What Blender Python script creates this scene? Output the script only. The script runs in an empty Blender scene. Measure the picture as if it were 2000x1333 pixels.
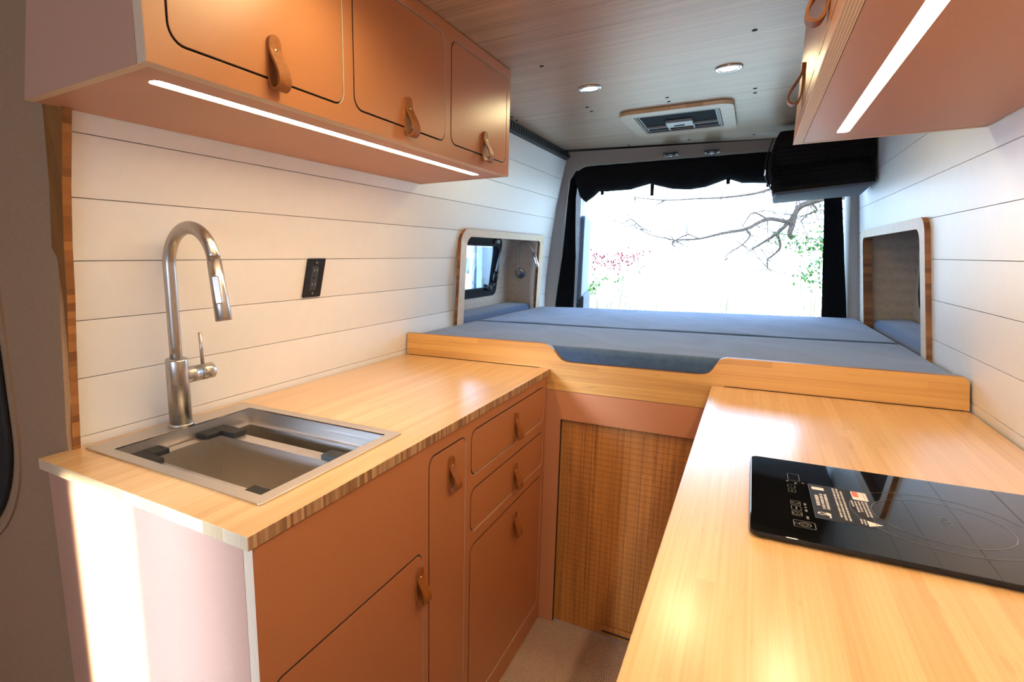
import bpy, bmesh, math, random
from mathutils import Vector, Matrix

random.seed(7)
scene = bpy.context.scene
COL = scene.collection
PI = math.pi

# ------------------------------------------------------------------ helpers
def srgb(r, g, b):
    def f(c):
        c /= 255.0
        return c / 12.92 if c <= 0.04045 else ((c + 0.055) / 1.055) ** 2.4
    return (f(r), f(g), f(b), 1.0)

def tag(o, label=None, cat=None, group=None, kind=None):
    if label: o['label'] = label
    if cat: o['category'] = cat
    if group: o['group'] = group
    if kind: o['kind'] = kind
    return o

def thing(name, loc, label, cat, group=None):
    o = bpy.data.objects.new(name, None)
    o.empty_display_size = 0.05
    COL.objects.link(o)
    o.location = loc
    return tag(o, label, cat, group)

def world_loc(o):
    v = Vector((0, 0, 0))
    while o is not None:
        v += Vector(o.location)
        o = o.parent
    return v

def finish(name, me, mats, parent=None, smooth=False):
    """links a mesh whose vertices are in world coordinates as one object"""
    lo = Vector((1e9,) * 3); hi = Vector((-1e9,) * 3)
    for v in me.vertices:
        for i in range(3):
            lo[i] = min(lo[i], v.co[i]); hi[i] = max(hi[i], v.co[i])
    c = (lo + hi) / 2
    me.transform(Matrix.Translation(-c))
    if not isinstance(mats, (list, tuple)): mats = [mats]
    for m in mats: me.materials.append(m)
    if smooth:
        for p in me.polygons: p.use_smooth = True
    o = bpy.data.objects.new(name, me)
    COL.objects.link(o)
    if parent is not None:
        o.location = c - world_loc(parent)
        o.parent = parent
    else:
        o.location = c
    return o

def obj(name, bm, mats, parent=None, smooth=False):
    me = bpy.data.meshes.new(name)
    bmesh.ops.recalc_face_normals(bm, faces=bm.faces)
    bm.to_mesh(me); bm.free()
    return finish(name, me, mats, parent, smooth)

def B(): return bmesh.new()

def hexa(bm, pts, bevel=0.0, seg=2, mat=0):
    """8 points: bottom 4 (ccw), top 4"""
    vs = [bm.verts.new(p) for p in pts]
    fs = [(0, 3, 2, 1), (4, 5, 6, 7), (0, 1, 5, 4), (1, 2, 6, 5), (2, 3, 7, 6), (3, 0, 4, 7)]
    faces = [bm.faces.new([vs[i] for i in f]) for f in fs]
    for f in faces: f.material_index = mat
    if bevel > 0:
        es = list({e for f in faces for e in f.edges})
        bmesh.ops.bevel(bm, geom=es, offset=bevel, segments=seg, profile=0.5, affect='EDGES')

def box(bm, lo, hi, bevel=0.0, seg=2, mat=0):
    x0, y0, z0 = lo; x1, y1, z1 = hi
    hexa(bm, [(x0, y0, z0), (x1, y0, z0), (x1, y1, z0), (x0, y1, z0),
              (x0, y0, z1), (x1, y0, z1), (x1, y1, z1), (x0, y1, z1)], bevel, seg, mat)

def frame_of(d):
    d = Vector(d).normalized()
    a = Vector((0, 0, 1)) if abs(d.z) < 0.9 else Vector((1, 0, 0))
    u = d.cross(a).normalized(); v = d.cross(u).normalized()
    return u, v

def tube(bm, pts, rad, n=12, cap=True):
    pts = [Vector(p) for p in pts]
    if not isinstance(rad, (list, tuple)): rad = [rad] * len(pts)
    rings = []
    u = None
    for i, p in enumerate(pts):
        d = (pts[min(i + 1, len(pts) - 1)] - pts[max(i - 1, 0)]).normalized()
        if u is None:
            u, v = frame_of(d)
        else:
            u = (u - d * u.dot(d)).normalized(); v = d.cross(u).normalized()
        rings.append([bm.verts.new(p + (u * math.cos(t) + v * math.sin(t)) * rad[i])
                      for t in [2 * PI * k / n for k in range(n)]])
    for a, b in zip(rings, rings[1:]):
        for k in range(n):
            bm.faces.new([a[k], a[(k + 1) % n], b[(k + 1) % n], b[k]])
    if cap:
        bm.faces.new(rings[0][::-1]); bm.faces.new(rings[-1])

def cyl(bm, p0, p1, r0, r1=None, n=24):
    tube(bm, [p0, p1], [r0, r0 if r1 is None else r1], n)

def disc_profile(bm, c, d, prof, n=32):
    """lathe: prof = [(distance along d, radius)] from centre c"""
    c = Vector(c); d = Vector(d).normalized(); u, v = frame_of(d)
    rings = []
    for h, r in prof:
        if r < 1e-6:
            rings.append([bm.verts.new(c + d * h)])
        else:
            rings.append([bm.verts.new(c + d * h + (u * math.cos(2 * PI * k / n) + v * math.sin(2 * PI * k / n)) * r) for k in range(n)])
    for a, b in zip(rings, rings[1:]):
        for k in range(n):
            if len(a) == 1 and len(b) == 1: continue
            if len(a) == 1: bm.faces.new([a[0], b[(k + 1) % n], b[k]])
            elif len(b) == 1: bm.faces.new([a[k], a[(k + 1) % n], b[0]])
            else: bm.faces.new([a[k], a[(k + 1) % n], b[(k + 1) % n], b[k]])

def rr(a0, b0, a1, b1, r, n=7):
    """rounded rectangle, ccw; r = one radius or (bl, br, tr, tl)"""
    if not isinstance(r, (list, tuple)): r = [r] * 4
    out = []
    for (cx, cy, rad, t0) in ((a0 + r[0], b0 + r[0], r[0], PI), (a1 - r[1], b0 + r[1], r[1], 1.5 * PI),
                              (a1 - r[2], b1 - r[2], r[2], 0), (a0 + r[3], b1 - r[3], r[3], 0.5 * PI)):
        if rad < 1e-6: out.append((cx, cy)); continue
        for k in range(n + 1):
            t = t0 + 0.5 * PI * k / n
            out.append((cx + rad * math.cos(t), cy + rad * math.sin(t)))
    return out

def plate(name, outer, holes, t, fn, mats, parent=None, bevel=0.0):
    """flat sheet with holes; fn(a, b, c) maps to the world, c = 0 back .. t front.
    mats[0] faces, mats[1] cut edges"""
    cu = bpy.data.curves.new('sheet', 'CURVE')
    cu.dimensions = '2D'; cu.fill_mode = 'BOTH'
    cu.extrude = t / 2 - bevel
    cu.bevel_depth = bevel; cu.bevel_resolution = 1; cu.offset = -bevel
    for loop in [outer] + list(holes):
        sp = cu.splines.new('POLY')
        sp.points.add(len(loop) - 1)
        for p, q in zip(sp.points, loop): p.co = (q[0], q[1], 0, 1)
        sp.use_cyclic_u = True
    tmp = bpy.data.objects.new('sheet', cu)
    COL.objects.link(tmp)
    dg = bpy.context.evaluated_depsgraph_get()
    me = bpy.data.meshes.new_from_object(tmp.evaluated_get(dg))
    bpy.data.objects.remove(tmp); bpy.data.curves.remove(cu)
    me.name = name
    me.materials.clear()
    bm = bmesh.new(); bm.from_mesh(me)
    bmesh.ops.remove_doubles(bm, verts=bm.verts, dist=1e-6)
    bm.normal_update()
    for f in bm.faces:
        f.material_index = 0 if abs(f.normal.z) > 0.7 else (1 if isinstance(mats, (list, tuple)) and len(mats) > 1 else 0)
        if isinstance(mats, (list, tuple)) and len(mats) > 2 and abs(f.normal.y) > 0.7: f.material_index = 2
        f.smooth = False
    for v in bm.verts:
        v.co = Vector(fn(v.co.x, v.co.y, v.co.z + t / 2))
    bmesh.ops.recalc_face_normals(bm, faces=bm.faces)
    bm.to_mesh(me); bm.free()
    return finish(name, me, mats, parent)

def grid_mesh(bm, P, nu, nv, close_u=False):
    """P(i,j) -> point"""
    V = [[bm.verts.new(P(i, j)) for j in range(nv)] for i in range(nu)]
    for i in range(nu if close_u else nu - 1):
        for j in range(nv - 1):
            bm.faces.new([V[i][j], V[(i + 1) % nu][j], V[(i + 1) % nu][j + 1], V[i][j + 1]])
    return V

def lerp(a, b, t): return a + (b - a) * t

def smooth_path(pts, n=6):
    """Catmull-Rom"""
    P = [Vector(p) for p in pts]; out = []
    for i in range(len(P) - 1):
        p0 = P[max(i - 1, 0)]; p1 = P[i]; p2 = P[i + 1]; p3 = P[min(i + 2, len(P) - 1)]
        for k in range(n):
            t = k / n
            out.append(0.5 * ((2 * p1) + (p2 - p0) * t + (2 * p0 - 5 * p1 + 4 * p2 - p3) * t * t + (3 * p1 - p0 - 3 * p2 + p3) * t ** 3))
    out.append(P[-1])
    return out

# ------------------------------------------------------------------ materials
def new_mat(name):
    m = bpy.data.materials.new(name); m.use_nodes = True
    nt = m.node_tree
    b = nt.nodes['Principled BSDF']
    return m, nt, b

def N(nt, t, **kw):
    n = nt.nodes.new(t)
    for k, v in kw.items(): setattr(n, k, v)
    return n

def ramp(nt, stops):
    n = N(nt, 'ShaderNodeValToRGB')
    cr = n.color_ramp
    while len(cr.elements) < len(stops): cr.elements.new(0.5)
    for e, (p, c) in zip(cr.elements, stops):
        e.position = p; e.color = c
    return n

def coords(nt, scale=(1, 1, 1), rot=(0, 0, 0)):
    tc = N(nt, 'ShaderNodeTexCoord'); mp = N(nt, 'ShaderNodeMapping')
    mp.inputs['Scale'].default_value = scale
    mp.inputs['Rotation'].default_value = rot
    nt.links.new(tc.outputs['Object'], mp.inputs['Vector'])
    return mp.outputs['Vector']

def noise(nt, vec, scale, detail=3, rough=0.5, dist=0.0):
    n = N(nt, 'ShaderNodeTexNoise')
    n.inputs['Scale'].default_value = scale; n.inputs['Detail'].default_value = detail
    n.inputs['Roughness'].default_value = rough; n.inputs['Distortion'].default_value = dist
    nt.links.new(vec, n.inputs['Vector'])
    return n.outputs['Fac']

def bump(nt, b, h, strength=0.3, dist=0.002):
    n = N(nt, 'ShaderNodeBump')
    n.inputs['Strength'].default_value = strength; n.inputs['Distance'].default_value = dist
    nt.links.new(h, n.inputs['Height']); nt.links.new(n.outputs['Normal'], b.inputs['Normal'])

def mixc(nt, fac, a, c, mode='MIX'):
    n = N(nt, 'ShaderNodeMix', data_type='RGBA', blend_type=mode)
    for sock, v in ((n.inputs['Factor'], fac), (n.inputs['A'], a), (n.inputs['B'], c)):
        if hasattr(v, 'is_linked') or hasattr(v, 'links'): nt.links.new(v, sock)
        else: sock.default_value = v
    return n.outputs['Result']

def plain(name, col, rough=0.5, metal=0.0, spec=0.5, nscale=40, nstr=0.08, coat=0.0, bumpstr=0.0, bumpscale=300):
    m, nt, b = new_mat(name)
    v = coords(nt)
    f = noise(nt, v, nscale, 4)
    lo = tuple(c * (1 - nstr) for c in col[:3]) + (1,)
    hi = tuple(min(1, c * (1 + nstr)) for c in col[:3]) + (1,)
    r = ramp(nt, [(0.3, lo), (0.7, hi)])
    nt.links.new(f, r.inputs['Fac']); nt.links.new(r.outputs['Color'], b.inputs['Base Color'])
    b.inputs['Roughness'].default_value = rough; b.inputs['Metallic'].default_value = metal
    b.inputs['Specular IOR Level'].default_value = spec
    b.inputs['Coat Weight'].default_value = coat
    if bumpstr > 0:
        bump(nt, b, noise(nt, v, bumpscale, 3), bumpstr, 0.001)
    return m

def emit(name, col, strength):
    m, nt, b = new_mat(name)
    b.inputs['Base Color'].default_value = col
    b.inputs['Emission Color'].default_value = col
    b.inputs['Emission Strength'].default_value = strength
    return m

def axis_scale(axis, along, across):
    s = [across] * 3; s['xyz'.index(axis)] = along
    return tuple(s)

def bamboo(name, axis, cross, dark, mid, light, strip=0.019, rough=0.28, coat=0.45, contrast=0.8):
    """strips of bamboo running along `axis`, laid side by side along `cross`"""
    m, nt, b = new_mat(name)
    tc = N(nt, 'ShaderNodeTexCoord')
    sep = N(nt, 'ShaderNodeSeparateXYZ'); nt.links.new(tc.outputs['Object'], sep.inputs[0])
    def math_(op, a, c):
        n = N(nt, 'ShaderNodeMath', operation=op)
        for s, v in zip(n.inputs, (a, c)):
            if isinstance(v, (int, float)): s.default_value = v
            else: nt.links.new(v, s)
        return n.outputs[0]
    ci = math_('FLOOR', math_('DIVIDE', sep.outputs['XYZ'.index(cross.upper())], strip), 0)
    wn = N(nt, 'ShaderNodeTexWhiteNoise', noise_dimensions='1D'); nt.links.new(ci, wn.inputs['W'])
    ai = math_('FLOOR', math_('ADD', math_('DIVIDE', sep.outputs['XYZ'.index(axis.upper())], 0.9), math_('MULTIPLY', wn.outputs['Value'], 7.0)), 0)
    wn2 = N(nt, 'ShaderNodeTexWhiteNoise', noise_dimensions='2D')
    cb = N(nt, 'ShaderNodeCombineXYZ'); nt.links.new(ci, cb.inputs[0]); nt.links.new(ai, cb.inputs[1])
    nt.links.new(cb.outputs[0], wn2.inputs['Vector'])
    mp = N(nt, 'ShaderNodeMapping'); mp.inputs['Scale'].default_value = axis_scale(axis, 3.0, 260)
    nt.links.new(tc.outputs['Object'], mp.inputs['Vector'])
    fine = noise(nt, mp.outputs['Vector'], 1.0, 5, 0.6, 0.4)
    mp2 = N(nt, 'ShaderNodeMapping'); mp2.inputs['Scale'].default_value = axis_scale(axis, 1.6, 45)
    nt.links.new(tc.outputs['Object'], mp2.inputs['Vector'])
    broad = noise(nt, mp2.outputs['Vector'], 1.0, 3, 0.5, 0.8)
    mp3 = N(nt, 'ShaderNodeMapping'); mp3.inputs['Scale'].default_value = axis_scale(axis, 14, 60)
    nt.links.new(tc.outputs['Object'], mp3.inputs['Vector'])
    node_n = noise(nt, mp3.outputs['Vector'], 1.0, 2, 0.5, 0.3)
    knots = ramp(nt, [(0.68, (0, 0, 0, 1)), (0.80, (1, 1, 1, 1))]); nt.links.new(node_n, knots.inputs['Fac'])
    s = math_('ADD', math_('ADD', math_('MULTIPLY', fine, 0.55), math_('MULTIPLY', broad, 0.35)), math_('MULTIPLY', wn2.outputs['Value'], 0.22))
    s = math_('ADD', math_('MULTIPLY', math_('SUBTRACT', s, 0.56), contrast), 0.5)
    r = ramp(nt, [(0.22, dark), (0.5, mid), (0.78, light)])
    nt.links.new(s, r.inputs['Fac'])
    col = mixc(nt, math_('MULTIPLY', knots.outputs['Color'], 0.45), r.outputs['Color'], tuple(c * 0.55 for c in dark[:3]) + (1,))
    nt.links.new(col, b.inputs['Base Color'])
    b.inputs['Roughness'].default_value = rough
    b.inputs['Coat Weight'].default_value = coat; b.inputs['Coat Roughness'].default_value = 0.19
    bump(nt, b, fine, 0.12, 0.0006)
    return m

def blocks(name, axis, cell, dark, light, rough=0.45):
    """end-grain strips seen on the cut edge of a bamboo board"""
    m, nt, b = new_mat(name)
    tc = N(nt, 'ShaderNodeTexCoord')
    mp = N(nt, 'ShaderNodeMapping'); mp.inputs['Scale'].default_value = axis_scale(axis, 1.0 / cell, 6.0)
    nt.links.new(tc.outputs['Object'], mp.inputs['Vector'])
    vo = N(nt, 'ShaderNodeTexVoronoi', voronoi_dimensions='1D')
    vo.inputs['Scale'].default_value = 1.0
    sep = N(nt, 'ShaderNodeSeparateXYZ'); nt.links.new(mp.outputs['Vector'], sep.inputs[0])
    nt.links.new(sep.outputs['XYZ'.index(axis.upper())], vo.inputs['W'])
    sc = N(nt, 'ShaderNodeSeparateColor'); nt.links.new(vo.outputs['Color'], sc.inputs[0])
    r = ramp(nt, [(0.1, dark), (0.55, tuple((a + c) / 2 for a, c in zip(dark, light))), (1.0, light)])
    nt.links.new(sc.outputs[0], r.inputs['Fac'])
    f = noise(nt, coords(nt, axis_scale(axis, 900, 40)), 1.0, 3)
    rr_ = ramp(nt, [(0.3, (0.82, 0.82, 0.82, 1)), (0.7, (1, 1, 1, 1))]); nt.links.new(f, rr_.inputs['Fac'])
    nt.links.new(mixc(nt, 1.0, r.outputs['Color'], rr_.outputs['Color'], 'MULTIPLY'), b.inputs['Base Color'])
    b.inputs['Roughness'].default_value = rough
    return m

def plyedge(name, axis, light, dark, period=0.0028):
    """layered plywood edge, layers stacked along axis"""
    m, nt, b = new_mat(name)
    w = N(nt, 'ShaderNodeTexWave', wave_type='BANDS', bands_direction=axis.upper())
    w.inputs['Scale'].default_value = 2 * PI / period / 20.0
    w.inputs['Distortion'].default_value = 0.6; w.inputs['Detail'].default_value = 2
    tc = N(nt, 'ShaderNodeTexCoord'); nt.links.new(tc.outputs['Object'], w.inputs['Vector'])
    r = ramp(nt, [(0.35, dark), (0.6, light)]); nt.links.new(w.outputs['Fac'], r.inputs['Fac'])
    nt.links.new(r.outputs['Color'], b.inputs['Base Color'])
    b.inputs['Roughness'].default_value = 0.5
    return m

def weave(name, c1, c2, scale=900, rough=0.95, bumpstr=0.5, sheen=0.2, slub=True):
    m, nt, b = new_mat(name)
    v = coords(nt)
    outs = []
    for d in 'XYZ':
        w = N(nt, 'ShaderNodeTexWave', wave_type='BANDS', bands_direction=d)
        w.inputs['Scale'].default_value = scale / 20; w.inputs['Distortion'].default_value = 1.5
        w.inputs['Detail'].default_value = 2; w.inputs['Detail Scale'].default_value = 2
        nt.links.new(v, w.inputs['Vector']); outs.append(w.outputs['Fac'])
    a = N(nt, 'ShaderNodeMath', operation='MULTIPLY'); nt.links.new(outs[0], a.inputs[0]); nt.links.new(outs[1], a.inputs[1])
    a2 = N(nt, 'ShaderNodeMath', operation='ADD'); nt.links.new(a.outputs[0], a2.inputs[0]); nt.links.new(outs[2], a2.inputs[1])
    big = noise(nt, v, 60, 5, 0.7)
    a3 = N(nt, 'ShaderNodeMath', operation='MULTIPLY_ADD'); nt.links.new(a2.outputs[0], a3.inputs[0]); a3.inputs[1].default_value = 0.3; nt.links.new(big, a3.inputs[2])
    r = ramp(nt, [(0.35, c1), (0.95, c2)]); nt.links.new(a3.outputs[0], r.inputs['Fac'])
    nt.links.new(r.outputs['Color'], b.inputs['Base Color'])
    b.inputs['Roughness'].default_value = rough; b.inputs['Specular IOR Level'].default_value = 0.2
    b.inputs['Sheen Weight'].default_value = sheen
    bump(nt, b, a2.outputs[0], bumpstr, 0.0006)
    return m

def steel(name, col, axis, rough=0.28, along=4, across=700):
    m, nt, b = new_mat(name)
    v = coords(nt, axis_scale(axis, along, across))
    f = noise(nt, v, 1.0, 4, 0.6)
    r = ramp(nt, [(0.3, tuple(c * 0.85 for c in col[:3]) + (1,)), (0.7, col)])
    nt.links.new(f, r.inputs['Fac']); nt.links.new(r.outputs['Color'], b.inputs['Base Color'])
    b.inputs['Metallic'].default_value = 1.0
    r2 = ramp(nt, [(0.3, (rough * 0.8,) * 3 + (1,)), (0.7, (rough * 1.25,) * 3 + (1,))])
    nt.links.new(f, r2.inputs['Fac']); nt.links.new(r2.outputs['Color'], b.inputs['Roughness'])
    bump(nt, b, f, 0.04, 0.0004)
    return m

MAT = {}
MAT['terra'] = plain('terracotta_laminate', (0.52, 0.212, 0.088, 1), rough=0.36, spec=0.6, nscale=600, nstr=0.05, bumpstr=0.05, bumpscale=900)
MAT['terra_cool_lit'] = plain('terracotta_cool_lit_laminate', (0.53, 0.275, 0.175, 1), rough=0.42, nscale=500, nstr=0.05)  # paler copy of the laminate; cooler light under the cabinets put into the colour
MAT['terra_daylit'] = plain('terracotta_daylit_laminate', (0.52, 0.31, 0.23, 1), rough=0.38, spec=0.6, nscale=500, nstr=0.05)  # same laminate, paler: daylight on the end panels is painted into the colour
MAT['kerf'] = plain('routed_groove_dark', (0.035, 0.022, 0.015, 1), rough=0.8)
MAT['ply_x'] = plyedge('plywood_edge_x', 'x', srgb(232, 214, 192), srgb(196, 170, 142), 0.0034)
MAT['ply_y'] = plyedge('plywood_edge_y', 'y', srgb(232, 214, 192), srgb(196, 170, 142), 0.0034)
MAT['ply_z'] = plyedge('plywood_edge_z', 'z', srgb(228, 208, 186), srgb(176, 140, 104), 0.004)
MAT['white'] = plain('white_shiplap_paint', (0.80, 0.79, 0.78, 1), rough=0.42, nscale=25, nstr=0.012, bumpstr=0.03, bumpscale=150)
MAT['gap'] = plain('shiplap_gap', (0.55, 0.50, 0.45, 1), rough=0.9)
bd, bmid, bl = srgb(192, 144, 90), srgb(216, 173, 119), srgb(234, 198, 147)
MAT['bam_y'] = bamboo('bamboo_counter', 'y', 'x', bd, bmid, bl)
MAT['bam_x'] = bamboo('bamboo_rail', 'x', 'z', srgb(156, 102, 42), srgb(208, 156, 82), srgb(226, 180, 104), strip=0.02, rough=0.36, coat=0.12)
MAT['bam_z_shaded'] = bamboo('bamboo_post_shaded', 'z', 'x', srgb(104, 66, 30), srgb(136, 92, 46), srgb(152, 106, 56), rough=0.5, coat=0.05)  # post is unlit, so its shade is painted in as darker bamboo
MAT['bam_edge_y'] = blocks('bamboo_edge_strips_y', 'y', 0.0075, srgb(146, 108, 74), srgb(214, 174, 128))
MAT['bam_edge_x'] = blocks('bamboo_edge_strips_x', 'x', 0.05, srgb(206, 178, 140), srgb(236, 218, 188))  # pale cream: daylight on the worktop's near end painted into the strips
MAT['bam_edge_z'] = blocks('bamboo_edge_strips_z', 'z', 0.016, srgb(126, 78, 38), srgb(176, 118, 62))  # darkened with the post; its missing light is in the strip colour
MAT['birch'] = plain('birch_veneer', srgb(214, 190, 160), rough=0.5, nscale=30, nstr=0.06)
MAT['linen'] = weave('linen_lining', srgb(166, 150, 134), srgb(208, 193, 176), 1500)
MAT['linen_shaded'] = plain('linen_pillar_shaded', srgb(162, 134, 108), rough=0.95, spec=0.1, nscale=650, nstr=0.22, bumpstr=0.35, bumpscale=650)  # darker copy of the linen; the pillar's dim light painted into the colour
MAT['linen_dk'] = plain('grey_headliner', srgb(164, 158, 152), rough=0.95, spec=0.1, nscale=700, nstr=0.12, bumpstr=0.2, bumpscale=900)
MAT['seat'] = weave('blue_grey_upholstery', (0.030, 0.066, 0.138, 1), (0.064, 0.122, 0.232, 1), 2400, bumpstr=0.35, sheen=0.35)
MAT['black_cloth'] = plain('black_cloth', (0.010, 0.010, 0.011, 1), rough=0.95, spec=0.15, nscale=200, nstr=0.3, bumpstr=0.2, bumpscale=500)
MAT['bag_cloth'] = plain('black_canvas', (0.013, 0.011, 0.011, 1), rough=0.95, spec=0.15, nscale=200, nstr=0.3, bumpstr=0.2, bumpscale=500)
MAT['bag_grey'] = plain('grey_canvas', (0.11, 0.115, 0.13, 1), rough=0.9, spec=0.2, nscale=150, nstr=0.2, bumpstr=0.2, bumpscale=500)
MAT['black'] = plain('black_plastic', (0.009, 0.009, 0.010, 1), rough=0.42, spec=0.3, nstr=0.1)
MAT['black_matt'] = plain('black_matt', (0.015, 0.015, 0.016, 1), rough=0.7, nstr=0.1)
MAT['dkgrey'] = plain('dark_grey_plastic', (0.028, 0.033, 0.038, 1), rough=0.55, nstr=0.1)
MAT['mesh_dark'] = plain('dark_insect_mesh', (0.016, 0.022, 0.030, 1), rough=0.9, spec=0.1, nscale=400, nstr=0.3)
MAT['frame_black'] = plain('matt_black_frame', (0.008, 0.008, 0.009, 1), rough=0.7, spec=0.12, nstr=0.2)
MAT['grey'] = plain('grey_plastic', (0.25, 0.27, 0.29, 1), rough=0.4, nstr=0.05)
MAT['steel'] = steel('brushed_steel_x', (0.72, 0.66, 0.59, 1), 'x', rough=0.42)
MAT['steel_y'] = steel('brushed_steel_y', (0.54, 0.51, 0.47, 1), 'y', rough=0.32)
MAT['steel_z'] = steel('brushed_steel_z', (0.54, 0.51, 0.48, 1), 'z', rough=0.32)
MAT['steel_in'] = steel('satin_steel_bowl', (0.78, 0.73, 0.69, 1), 'x', rough=0.36)
MAT['chrome'] = plain('chrome', (0.8, 0.8, 0.82, 1), rough=0.1, metal=1.0, nstr=0.02)
MAT['brass'] = plain('brass', (0.86, 0.60, 0.24, 1), rough=0.22, metal=1.0, nstr=0.05)
MAT['leather'] = plain('tan_leather', srgb(150, 86, 30), rough=0.55, nscale=120, nstr=0.18, bumpstr=0.25, bumpscale=700)
MAT['led'] = emit('warm_led_strip', (1.0, 0.75, 0.47, 1), 60)
MAT['lens'] = emit('warm_lamp_lens', (1.0, 0.80, 0.52, 1), 16)
MAT['glass_black'] = plain('black_ceramic_glass', (0.004, 0.004, 0.0045, 1), rough=0.03, spec=0.6, nstr=0.0)
MAT['print_grey'] = plain('grey_print', (0.20, 0.20, 0.20, 1), rough=0.04, spec=0.6)
MAT['print_dim'] = plain('dim_print', (0.085, 0.085, 0.088, 1), rough=0.04, spec=0.6)
MAT['print_white'] = plain('white_print', (0.62, 0.58, 0.55, 1), rough=0.6)
MAT['sticker'] = plain('dark_sticker', (0.014, 0.013, 0.012, 1), rough=0.5, spec=0.12)
MAT['sticker_line'] = plain('sticker_edge', (0.06, 0.06, 0.06, 1), rough=0.5)
MAT['orange_print'] = plain('orange_print', (0.75, 0.13, 0.06, 1), rough=0.5)
MAT['van_paint'] = plain('white_van_paint', (0.7, 0.72, 0.75, 1), rough=0.3)
MAT['door_grey'] = plain('grey_door_trim', (0.10, 0.13, 0.18, 1), rough=0.6)
MAT['door_navy'] = plain('dark_blue_pocket', (0.02, 0.035, 0.06, 1), rough=0.6)

def mk_laminate():
    m, nt, b = new_mat('woodgrain_ceiling_laminate')
    v = coords(nt, (2.0, 130, 1))
    f = noise(nt, v, 1.0, 6, 0.65, 0.3)
    f2 = noise(nt, coords(nt, (0.9, 22, 1)), 1.0, 3)
    a = N(nt, 'ShaderNodeMath', operation='MULTIPLY_ADD'); nt.links.new(f, a.inputs[0]); a.inputs[1].default_value = 0.7
    m2 = N(nt, 'ShaderNodeMath', operation='MULTIPLY'); nt.links.new(f2, m2.inputs[0]); m2.inputs[1].default_value = 0.3
    nt.links.new(m2.outputs[0], a.inputs[2])
    r = ramp(nt, [(0.3, srgb(136, 109, 84)), (0.5, srgb(168, 141, 113)), (0.7, srgb(190, 163, 135))])
    nt.links.new(a.outputs[0], r.inputs['Fac']); nt.links.new(r.outputs['Color'], b.inputs['Base Color'])
    b.inputs['Roughness'].default_value = 0.34
    bump(nt, b, f, 0.1, 0.0006)
    return m
MAT['laminate'] = mk_laminate()

def mk_carpet():
    m, nt, b = new_mat('embossed_beige_flooring')
    vo = N(nt, 'ShaderNodeTexVoronoi'); vo.inputs['Scale'].default_value = 22
    v = coords(nt); nt.links.new(v, vo.inputs['Vector'])
    vr = N(nt, 'ShaderNodeVectorRotate', rotation_type='Z_AXIS')
    sc = N(nt, 'ShaderNodeSeparateColor'); nt.links.new(vo.outputs['Color'], sc.inputs[0])
    mu = N(nt, 'ShaderNodeMath', operation='MULTIPLY'); nt.links.new(sc.outputs[0], mu.inputs[0]); mu.inputs[1].default_value = 6.28
    nt.links.new(v, vr.inputs['Vector']); nt.links.new(mu.outputs[0], vr.inputs['Angle'])
    w = N(nt, 'ShaderNodeTexWave', wave_type='BANDS', bands_direction='X'); w.inputs['Scale'].default_value = 42
    w.inputs['Distortion'].default_value = 1.0
    nt.links.new(vr.outputs['Vector'], w.inputs['Vector'])
    f = noise(nt, v, 220, 4)
    r = ramp(nt, [(0.2, srgb(150, 124, 104)), (0.9, srgb(190, 164, 140))])
    mx = N(nt, 'ShaderNodeMath', operation='MULTIPLY_ADD'); nt.links.new(w.outputs['Fac'], mx.inputs[0]); mx.inputs[1].default_value = 0.45; nt.links.new(f, mx.inputs[2])
    nt.links.new(mx.outputs[0], r.inputs['Fac']); nt.links.new(r.outputs['Color'], b.inputs['Base Color'])
    b.inputs['Roughness'].default_value = 0.85
    bump(nt, b, w.outputs['Fac'], 0.6, 0.002)
    return m
MAT['carpet'] = mk_carpet()

def mk_pane(name, tint, mirror=0.12):
    m = bpy.data.materials.new(name); m.use_nodes = True
    nt = m.node_tree; nt.nodes.clear()
    out = N(nt, 'ShaderNodeOutputMaterial'); mix = N(nt, 'ShaderNodeMixShader')
    tr = N(nt, 'ShaderNodeBsdfTransparent'); gl = N(nt, 'ShaderNodeBsdfGlossy')
    tr.inputs['Color'].default_value = tint; gl.inputs['Roughness'].default_value = 0.02
    lw = N(nt, 'ShaderNodeLayerWeight'); lw.inputs['Blend'].default_value = 0.25
    mu = N(nt, 'ShaderNodeMath', operation='MULTIPLY'); nt.links.new(lw.outputs['Fresnel'], mu.inputs[0]); mu.inputs[1].default_value = mirror * 3
    nt.links.new(mu.outputs[0], mix.inputs['Fac']); nt.links.new(tr.outputs[0], mix.inputs[1]); nt.links.new(gl.outputs[0], mix.inputs[2])
    nt.links.new(mix.outputs[0], out.inputs['Surface'])
    return m
MAT['pane'] = mk_pane('acrylic_pane', (0.80, 0.88, 0.95, 1))

# ------------------------------------------------------------------ shared dimensions
ZC = 0.9458            # worktop height
CEIL = 1.88
YB = 1.8087            # front of the bed
XF = -0.567            # face of the lower cabinets
XU = -0.6698           # face of the sink-side overhead cabinet
XV = 0.0588            # face of the hob-side overhead cabinet
def xl(z):                       # curved van side behind the sink
    d = z - ZC
    if d <= 0: return -1.143
    if z < 1.5704: return -1.143 + 0.389 * d * d
    return -0.9912 + 0.30 * (z - 1.5704)
def xr(z): return 0.4831 - 0.1258 * (z - ZC)
LEFT_END = [(1.9, 3.08), (1.879, 3.085), (1.744, 3.125), (1.643, 3.158), (1.539, 3.232), (1.433, 3.326), (1.318, 3.415), (1.198, 3.475), (1.075, 3.514), (1.0, 3.53), (-1.0, 3.60)]
def y_left_end(z):
    for (a, b), (c, d) in zip(LEFT_END, LEFT_END[1:]):
        if c <= z <= a: return b + (d - b) * (a - z) / (a - c)
    return 3.6
def y_right_end(z): return 3.375 + (1.88 - z) * 0.13
def rear_y(x, z):
    s = (x - xl(z)) / (xr(z) - xl(z))
    return y_left_end(z) * (1 - s) + y_right_end(z) * s

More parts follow.
